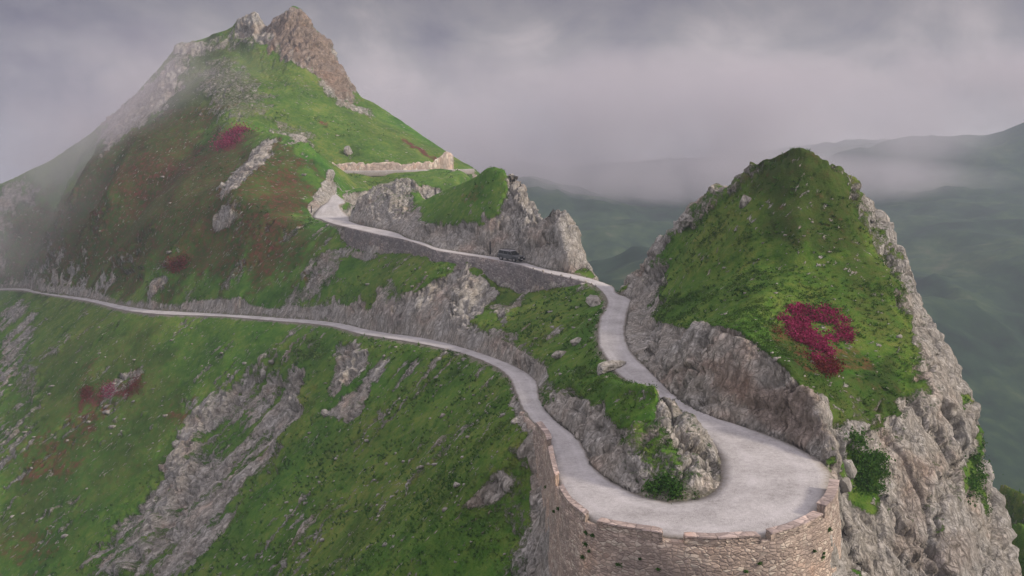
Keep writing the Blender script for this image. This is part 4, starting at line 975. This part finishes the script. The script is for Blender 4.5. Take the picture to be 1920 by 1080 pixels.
MRUST = leaf_mat("rusty_leaf", (.055, .018, .012), (.13, .028, .022), (.22, .050, .045))
MGRASS = leaf_mat("grass_blade", (.014, .048, .008), (.042, .120, .016), (.11, .17, .036))
def leaves(C, Nrm, size, per, spread, up, seed):
    rg = np.random.default_rng(seed); n = len(C)*per
    c = np.repeat(C, per, 0)+rg.normal(0, 1, (n, 3))*np.repeat(spread, per)[:, None]*np.array([1, 1, .55])
    c[:, 2] += np.abs(rg.normal(0, .5, n))*np.repeat(spread, per)*up
    a = rg.normal(size=(n, 3)); a /= np.linalg.norm(a, axis=1, keepdims=True); b = rg.normal(size=(n, 3)); b = np.cross(a, b); b /= np.linalg.norm(b, axis=1, keepdims=True)
    s = (np.repeat(size, per)*rg.uniform(.6, 1.4, n))[:, None]
    V = np.stack([c-a*s, c+b*s*.55, c+a*s, c-b*s*.55], 1).reshape(-1, 3)
    Fq = np.arange(n*4).reshape(n, 4); tone = np.repeat(np.clip(np.repeat(rg.uniform(.2, .8, len(C)), per)+rg.normal(0, .18, n), 0, 1), 4)
    return V, Fq, tone
def patch(name, pix, n, mat, size, spread, per, label, cat, group=None, hole=None, seed=1, up=1.2):
    W = [pick(*p) for p in pix]; W = np.array([w[0][:2] for w in W if w]); 
    Hh = None
    if hole:
        Hh = np.array([w[0][:2] for w in (pick(*p) for p in hole) if w])
    rg = np.random.default_rng(seed); lo, hi = W.min(0), W.max(0); C = []; tr = 0
    def ins(P_, x, y):
        r = False
        for (x1, y1), (x2, y2) in zip(P_, np.roll(P_, -1, 0)):
            if (y1 > y) != (y2 > y) and x < (x2-x1)*(y-y1)/(y2-y1)+x1: r = not r
        return r
    jit = .05*np.linalg.norm(hi-lo)
    while len(C) < n and tr < n*40:
        tr += 1; x, y = rg.uniform(lo, hi); w = jit*np.array([vnoise(np.array([[x*.5, y*.5, 1.]]), 5)[0], vnoise(np.array([[x*.5, y*.5, 9.]]), 6)[0]])
        if not ins(W, x+w[0], y+w[1]) or (Hh is not None and ins(Hh, x+w[0]*.7, y+w[1]*.7)): continue
        if vnoise(np.array([[x*.8, y*.8, 3.]]), 7)[0] < -.45: continue
        q = drop_at(x, y)
        if q: C.append(q[0][:])
    if not C: return
    C = np.array(C); base = C.mean(0); sp = np.full(len(C), spread)*rg.uniform(.6, 1.3, len(C))
    V, Fq, tone = leaves(C-base, None, np.full(len(C), size), per, sp, up, seed)
    o = np_mesh(name, V, Fq, mat, False, {'tone': tone}); o.location = base; tag(o, label, cat, group); return o
patch('rhododendron', [(1458,598),(1470,585),(1505,574),(1560,580),(1592,602),(1603,630),(1597,646),(1568,648),(1556,665),(1556,696),(1535,690),(1517,668),(1508,648),(1482,628),(1464,612)], 380, MPINK, .11, .26, 26, 'ring of bright magenta rhododendron bushes around a green gap on the grassy crag', 'flowering shrub', hole=[(1512,608),(1528,602),(1546,610),(1540,623),(1520,622)], seed=11)
patch('rhododendron', [(1455,622),(1500,655),(1535,698),(1570,698),(1560,670),(1515,675),(1500,640)], 90, MRUST, .10, .34, 22, 'rust coloured low shrubs below the magenta ring on the grassy crag', 'shrub', seed=12)
patch('rhododendron', [(405,268),(440,246),(468,243),(460,262),(420,282)], 110, MPINK, .22, 1.3, 22, 'dark magenta rhododendron patch just left of the mountain shoulder top', 'flowering shrub', seed=13)
patch('rhododendron', [(315,490),(348,486),(350,502),(320,508)], 60, MRUST, .2, .9, 20, 'small crimson shrub patch above the cut cliff of the lower road', 'flowering shrub', seed=14)
patch('rhododendron', [(150,728),(172,726),(175,744),(155,746)], 50, MRUST, .12, .65, 20, 'rusty rhododendron clump lower left, leftmost of three in a row', 'flowering shrub', 'rhododendron clumps on the lower slope', seed=15)
patch('rhododendron', [(190,722),(218,718),(218,742),(190,746)], 60, MPINK, .12, .65, 20, 'pink rhododendron clump lower left, middle of three in a row', 'flowering shrub', 'rhododendron clumps on the lower slope', seed=16)
patch('rhododendron', [(238,712),(268,708),(270,740),(240,742)], 70, MRUST, .12, .7, 20, 'rusty rhododendron clump lower left, rightmost of three in a row', 'flowering shrub', 'rhododendron clumps on the lower slope', seed=17)
patch('shrub', [(545,650),(600,640),(606,668),(560,678)], 30, leaf_mat("pale_leaf", (.05, .09, .02), (.09, .16, .035), (.15, .22, .06)), .2, .5, 30, 'pale green bush just below the lower road left of the slab rib', 'shrub', seed=18)
patch('shrub', [(1222,900),(1262,895),(1285,925),(1250,938),(1220,925)], 60, MLEAF, .10, .25, 34, 'leafy green bush at the foot of the knoll inside the hairpin', 'shrub', seed=19)
patch('shrub', [(1595,850),(1650,846),(1655,885),(1610,900)], 110, MLEAF, .11, .4, 30, 'dark green bush in the hollow right of the hairpin wall', 'shrub', seed=20)
patch('shrub', [(1610,905),(1650,900),(1640,960),(1605,965)], 60, MLEAF, .11, .26, 26, 'lower green bush hanging on rock right of the hairpin wall', 'shrub', seed=21)
patch('shrub', [(1820,855),(1860,850),(1850,900),(1810,930)], 50, MLEAF, .12, .3, 26, 'green bush on a ledge of the right rock face', 'shrub', seed=22)
# tufts rooted in the wall joints
k = 0
for s_, dz, r in [(S['i']-.2, .6, .20), (S['h']+.25, .55, .18), (S['i']-.3, 1.3, .26), (S['h']+.5, 1.6, .15), (S['j']-.5, 1.0, .2), (S['g']+1.3, 1.3, .12), (S['b']-.5, .9, .22), (S['d']+.7, 1.2, .15), (S['c']+1.2, 1.5, .13), (S['g']+2.6, 1.9, .2), (S['e']+.9, 1.6, .12), (S['h']+1.2, 2.2, .2), (S['f']+1.4, 1.7, .13), (S['c']+.2, 2.0, .14), (S['b']+.6, 2.2, .16), (S['j']+1.4, 1.8, .14), (S['l']-.6, 2.4, .2)]:
    c_ = np.array([np.interp(s_, sq2, WL[:, q]) for q in range(3)]); n_ = np.array([np.interp(s_, sq2, WN[:, q]) for q in range(3)])
    base = c_+n_*(TH+dz*.11+.03); base[2] -= dz
    V, Fq, tone = leaves(np.zeros((5, 3)), None, np.full(5, .055), 26, np.full(5, r*.42), .4, 300+k); k += 1
    o = np_mesh('wall_tuft', V, Fq, MLEAF, False, {'tone': tone}); o.location = base
    tag(o, 'small green tuft growing out of a joint in the hairpin wall', 'plant', 'tufts growing from the hairpin wall')

# ------------------------------------------------------------------ grass tufts over the nearer turf (uncountable)
def tufts(n, seed):
    rg = np.random.default_rng(seed)
    vis = (rk < .4) & (onroad < .02) & (dist < 170) & (dist > 40) & (np.abs(np.arctan2(X, Y)) < R(38)) & (Z > -75)
    ids = np.nonzero(vis)[0]; pr = 1/np.maximum(dist[ids], 60); pr *= np.clip(.6+2.6*fbm(P[ids]*.35, 4, seed=95), .02, 3); pr /= pr.sum()
    ids = rg.choice(ids, n, True, pr); C = P2_[ids]+np.c_[rg.normal(0, .12, (n, 2)), np.full(n, -.05)]
    per = 4; m = n*per; c = np.repeat(C, per, 0); hh = np.repeat(rg.uniform(.10, .28, n)*np.clip(dist[ids]/80, .8, 1.6), per)*rg.uniform(.6, 1.2, m)
    az = rg.uniform(0, 2*math.pi, m); lean = rg.uniform(.6, 1.8, m); w = hh*.30
    d_ = np.stack([np.cos(az), np.sin(az), np.zeros(m)], 1); sd2 = np.stack([-np.sin(az), np.cos(az), np.zeros(m)], 1)
    b0 = c-sd2*w[:, None]; b1 = c+sd2*w[:, None]; t_ = c+d_*(hh*lean)[:, None]+np.array([0, 0, 1.])*hh[:, None]
    V = np.stack([b0, b1, t_], 1).reshape(-1, 3); Fq = np.arange(m*3).reshape(m, 3)
    tone = np.clip(.60+fbm(C*.22, 4, seed=97)*.75+rg.normal(0, .12, n), 0, 1); tone = np.clip(np.repeat(tone, per*3)+np.tile([-.08, -.08, .08], m), 0, 1)
    o = np_mesh('grass', V, Fq, MGRASS, False, {'tone': tone})
    tag(o, kind='stuff'); return o
tufts(50000, 5)
def cover(n, seed):                    # dwarf shrubs in drifts on the lower crag and the knoll
    rg = np.random.default_rng(seed)
    wgt = np.where((lab == 4) & (Z < 16), np.clip(fbm(P*.28, 4, seed=201)*2.4-.15, 0, 1), 0)+np.where(lab == 2, np.clip(fbm(P*.4, 3, seed=203)*2.4-.2, 0, 1)*1.2, 0)+np.where((lab == 0) & (dist < 150), np.clip(fbm(P*.2, 4, seed=205)*2.6-.55, 0, 1)*.14, 0)+np.where((lab == 1) & (Z < 45), np.clip(fbm(P*.11, 4, seed=207)*2.6-.25, 0, 1)*.30, 0)
    wgt *= (rk < .6) & (onroad < .02) & (verge < .3) & (np.abs(np.arctan2(X, Y)) < R(36)) & (dist < 300) & (Z > -70)
    ids = rg.choice(len(P), n, True, wgt/wgt.sum()); C = P2_[ids]
    V, Fq, tone = leaves(C, None, np.full(n, .07)*np.clip(dist[ids]/80, .8, 2.6), 12, rg.uniform(.10, .26, n)*np.clip(dist[ids]/100, 1, 2.4), .8, seed)
    o = np_mesh('ground_cover', V, Fq, leaf_mat('dwarf_shrub_leaf', (.022, .055, .010), (.05, .11, .018), (.10, .16, .034)), False, {'tone': np.clip(tone*.8+.1, 0, 1)})
    tag(o, kind='stuff')
cover(6000, 6)
def stones(n, seed):                   # limestone fragments lying in the turf, strewn along the fall line
    rg = np.random.default_rng(seed)
    wgt = np.where(lab == 0, np.clip(stk*1.2-.15, 0, 1)+.04, np.where(lab == 1, np.clip(stk*1.2-.25, 0, 1)*.7+.03, np.clip(stk2*1.1-.3, 0, 1)*.5+.03))
    wgt = wgt*((onroad < .02) & (np.abs(np.arctan2(X, Y)) < R(36)) & (dist < 290) & (Z > -75) & (rk < .85))/np.maximum(dist, 60)
    ids = rg.choice(len(P), n, True, wgt/wgt.sum()); C = P2_[ids]-nrm2[ids]*.02
    base = np.array([(x, y, z) for x in (-1, 1) for y in (-1, 1) for z in (-1, 1)], float)
    fc = np.array([(0, 1, 3, 2), (4, 6, 7, 5), (0, 4, 5, 1), (2, 3, 7, 6), (0, 2, 6, 4), (1, 5, 7, 3)])
    r = np.exp(rg.normal(-2.55, .55, n))*np.clip(dist[ids]/85, .8, 2.4); r = np.minimum(r, .6)
    sh = base[None]*rg.uniform(.45, 1.0, (n, 8, 1))+rg.normal(0, .16, (n, 8, 3)); sh = sh*r[:, None, None]*np.array([1, 1, .62])
    el_ = rg.uniform(1, 1.9, n); al = np.array([.82, .57, 0]); sh = sh+(sh@al)[:, :, None]*al*(el_-1)[:, None, None]
    V = (sh+C[:, None, :]).reshape(-1, 3); Fq = (fc[None]+np.arange(n)[:, None, None]*8).reshape(-1, 4)
    o = np_mesh('loose_stones', V, Fq, MSTONE, False); tag(o, kind='stuff')
MSTONE = rock_mat("loose_limestone", .6, .05)
stones(8000, 8)

# ------------------------------------------------------------------ far hills across the valley
FP = [(1000,345,1000),(1100,350,980),(1200,345,1000),(1400,330,1100),(1100,330,1350),(1300,325,1350),(900,340,1100),(600,340,1200),(1060,405,720),(1020,385,760),(1235,405,770),(1150,455,600),(1130,520,470),(1090,470,560),(1190,500,520),(1230,450,640),(1590,288,1300),(1700,302,1250),(1800,288,1150),(1920,246,1000),(2100,190,1000),(1500,320,1250),(1650,400,900),(1800,380,830),(1750,480,650),(1900,520,600),(1880,650,480),(1870,850,380),(1960,980,350),(1720,560,560),(1820,580,540),(2050,600,560),(2200,400,800),(1400,450,700),(1500,400,900)]
FQ = [at_y(*p) for p in FP]+[np.array(p, float) for p in [(-900,900,-130),(-900,1600,-60),(0,1700,-10),(600,1700,60),(1500,1500,88),(1500,600,60),(-300,500,-180),(-900,400,-220),(900,250,-60),(500,180,-150),(40,330,-110),(120,300,-130),(200,250,-150),(-100,560,-120)]]
FQ = np.array(FQ); ft = delaunay_2d_cdt([Vector(p[:2]) for p in FQ], [], [], 0, 1e-5)
gF = Grid(-900, 1500, 180, 1700, 6.0); HF, _ = gF.raster(np.array([v[:] for v in ft[0]]), np.array([FQ[o[0]][2] for o in ft[3]]), np.array(ft[2]))
HF = blur(np.where(np.isnan(HF), -150, HF).astype(np.float32), 5, 2)
xx, yy = np.meshgrid(gF.x0+np.arange(gF.nx)*6.0, gF.y0+np.arange(gF.ny)*6.0); FV = np.stack([xx.ravel(), yy.ravel(), HF.ravel()], 1)
FV[:, 2] += ridged(FV*np.array([1/260, 1/260, 0])+4.4, 6, .52, seed=111)*34-6+fbm(FV*np.array([1/30, 1/30, 0]), 4, seed=113)*3.5
FV[:, 2] = np.minimum(FV[:, 2], 93)
mh, nth, bsh = new_mat("far_hill_grass"); ph = N(nth, 'ShaderNodeNewGeometry').outputs['Position']
hn = math_n(nth, 'ADD', math_n(nth, 'MULTIPLY', noise_n(nth, ph, .012, 6, .6), .6), math_n(nth, 'MULTIPLY', noise_n(nth, ph, .09, 5, .65), .4))
hr = ramp(nth, [(.38, (.007, .016, .012)), (.5, (.016, .037, .021)), (.58, (.034, .060, .028)), (.68, (.085, .09, .06))]); nth.links.new(hn, hr.inputs[0]); nth.links.new(hr.outputs[0], bsh.inputs['Base Color'])
bsh.inputs['Specular IOR Level'].default_value = .05
fh = np_mesh('far_hills', FV, grid_faces(gF.ny, gF.nx, True), mh); tag(fh, kind='structure')

# ------------------------------------------------------------------ air: even haze, a mist bank over the valley, mist on the mountain flank
def vol_mat(name, col, dens_, aniso=.2):
    m = bpy.data.materials.new(name); m.use_nodes = True; nt = m.node_tree; nt.nodes.clear()
    o = N(nt, 'ShaderNodeOutputMaterial'); v = N(nt, 'ShaderNodeVolumePrincipled'); v.inputs['Color'].default_value = (*col, 1); v.inputs['Density'].default_value = dens_; v.inputs['Anisotropy'].default_value = aniso
    nt.links.new(v.outputs[0], o.inputs['Volume']); return m, nt, v
bm = bmesh.new(); box(bm, -1000, 1600, -60, 1800, -260, 96); hz = bm_obj('haze', bm, vol_mat("haze_air", (.74, .84, .96), .00034)[0]); tag(hz, kind='stuff')
def mist(name, c, rad, dens_, nscale, cut, soft, shade):
    bm = bmesh.new(); bmesh.ops.create_icosphere(bm, subdivisions=4, radius=1)
    for v in bm.verts: v.co = Vector((v.co.x*rad[0], v.co.y*rad[1], v.co.z*rad[2]))
    m, nt, v = vol_mat(name, (shade, shade*.965, shade*1.01), 0)
    tc = N(nt, 'ShaderNodeTexCoord'); mp = mapping(nt, tc.outputs['Object'], tuple(1/r for r in rad))
    ln = N(nt, 'ShaderNodeVectorMath', operation='LENGTH'); nt.links.new(mp, ln.inputs[0])
    nz = noise_n(nt, tc.outputs['Object'], nscale, 4, .6)
    d = math_n(nt, 'MULTIPLY', math_n(nt, 'SUBTRACT', 1, ln.outputs['Value'], clamp=True), soft, clamp=True)
    d = math_n(nt, 'MULTIPLY', d, math_n(nt, 'MULTIPLY', math_n(nt, 'SUBTRACT', nz, cut, clamp=True), 3.5, clamp=True))
    nt.links.new(math_n(nt, 'MULTIPLY', d, dens_), v.inputs['Density'])
    o = bm_obj(name, bm, m); o.location = c; tag(o, kind='stuff'); return o
mist('mist_bank', (60, 1020, 62), (500, 300, 98), .017, .0075, .41, 2.4, .68)
mist('mist_bank', (180, 900, 12), (330, 150, 30), .016, .014, .34, 2.4, .68)
mist('mist_bank', (640, 1360, 135), (420, 180, 85), .013, .012, .40, 2.2, .68)
q = at_y(230, 230, 314); mist('mist_wisp', tuple(q), (64, 26, 42), .040, .035, .38, 2.0, .8)
q = at_y(20, 420, 292); mist('mist_wisp', tuple(q), (60, 24, 34), .016, .03, .38, 2.0, .8)
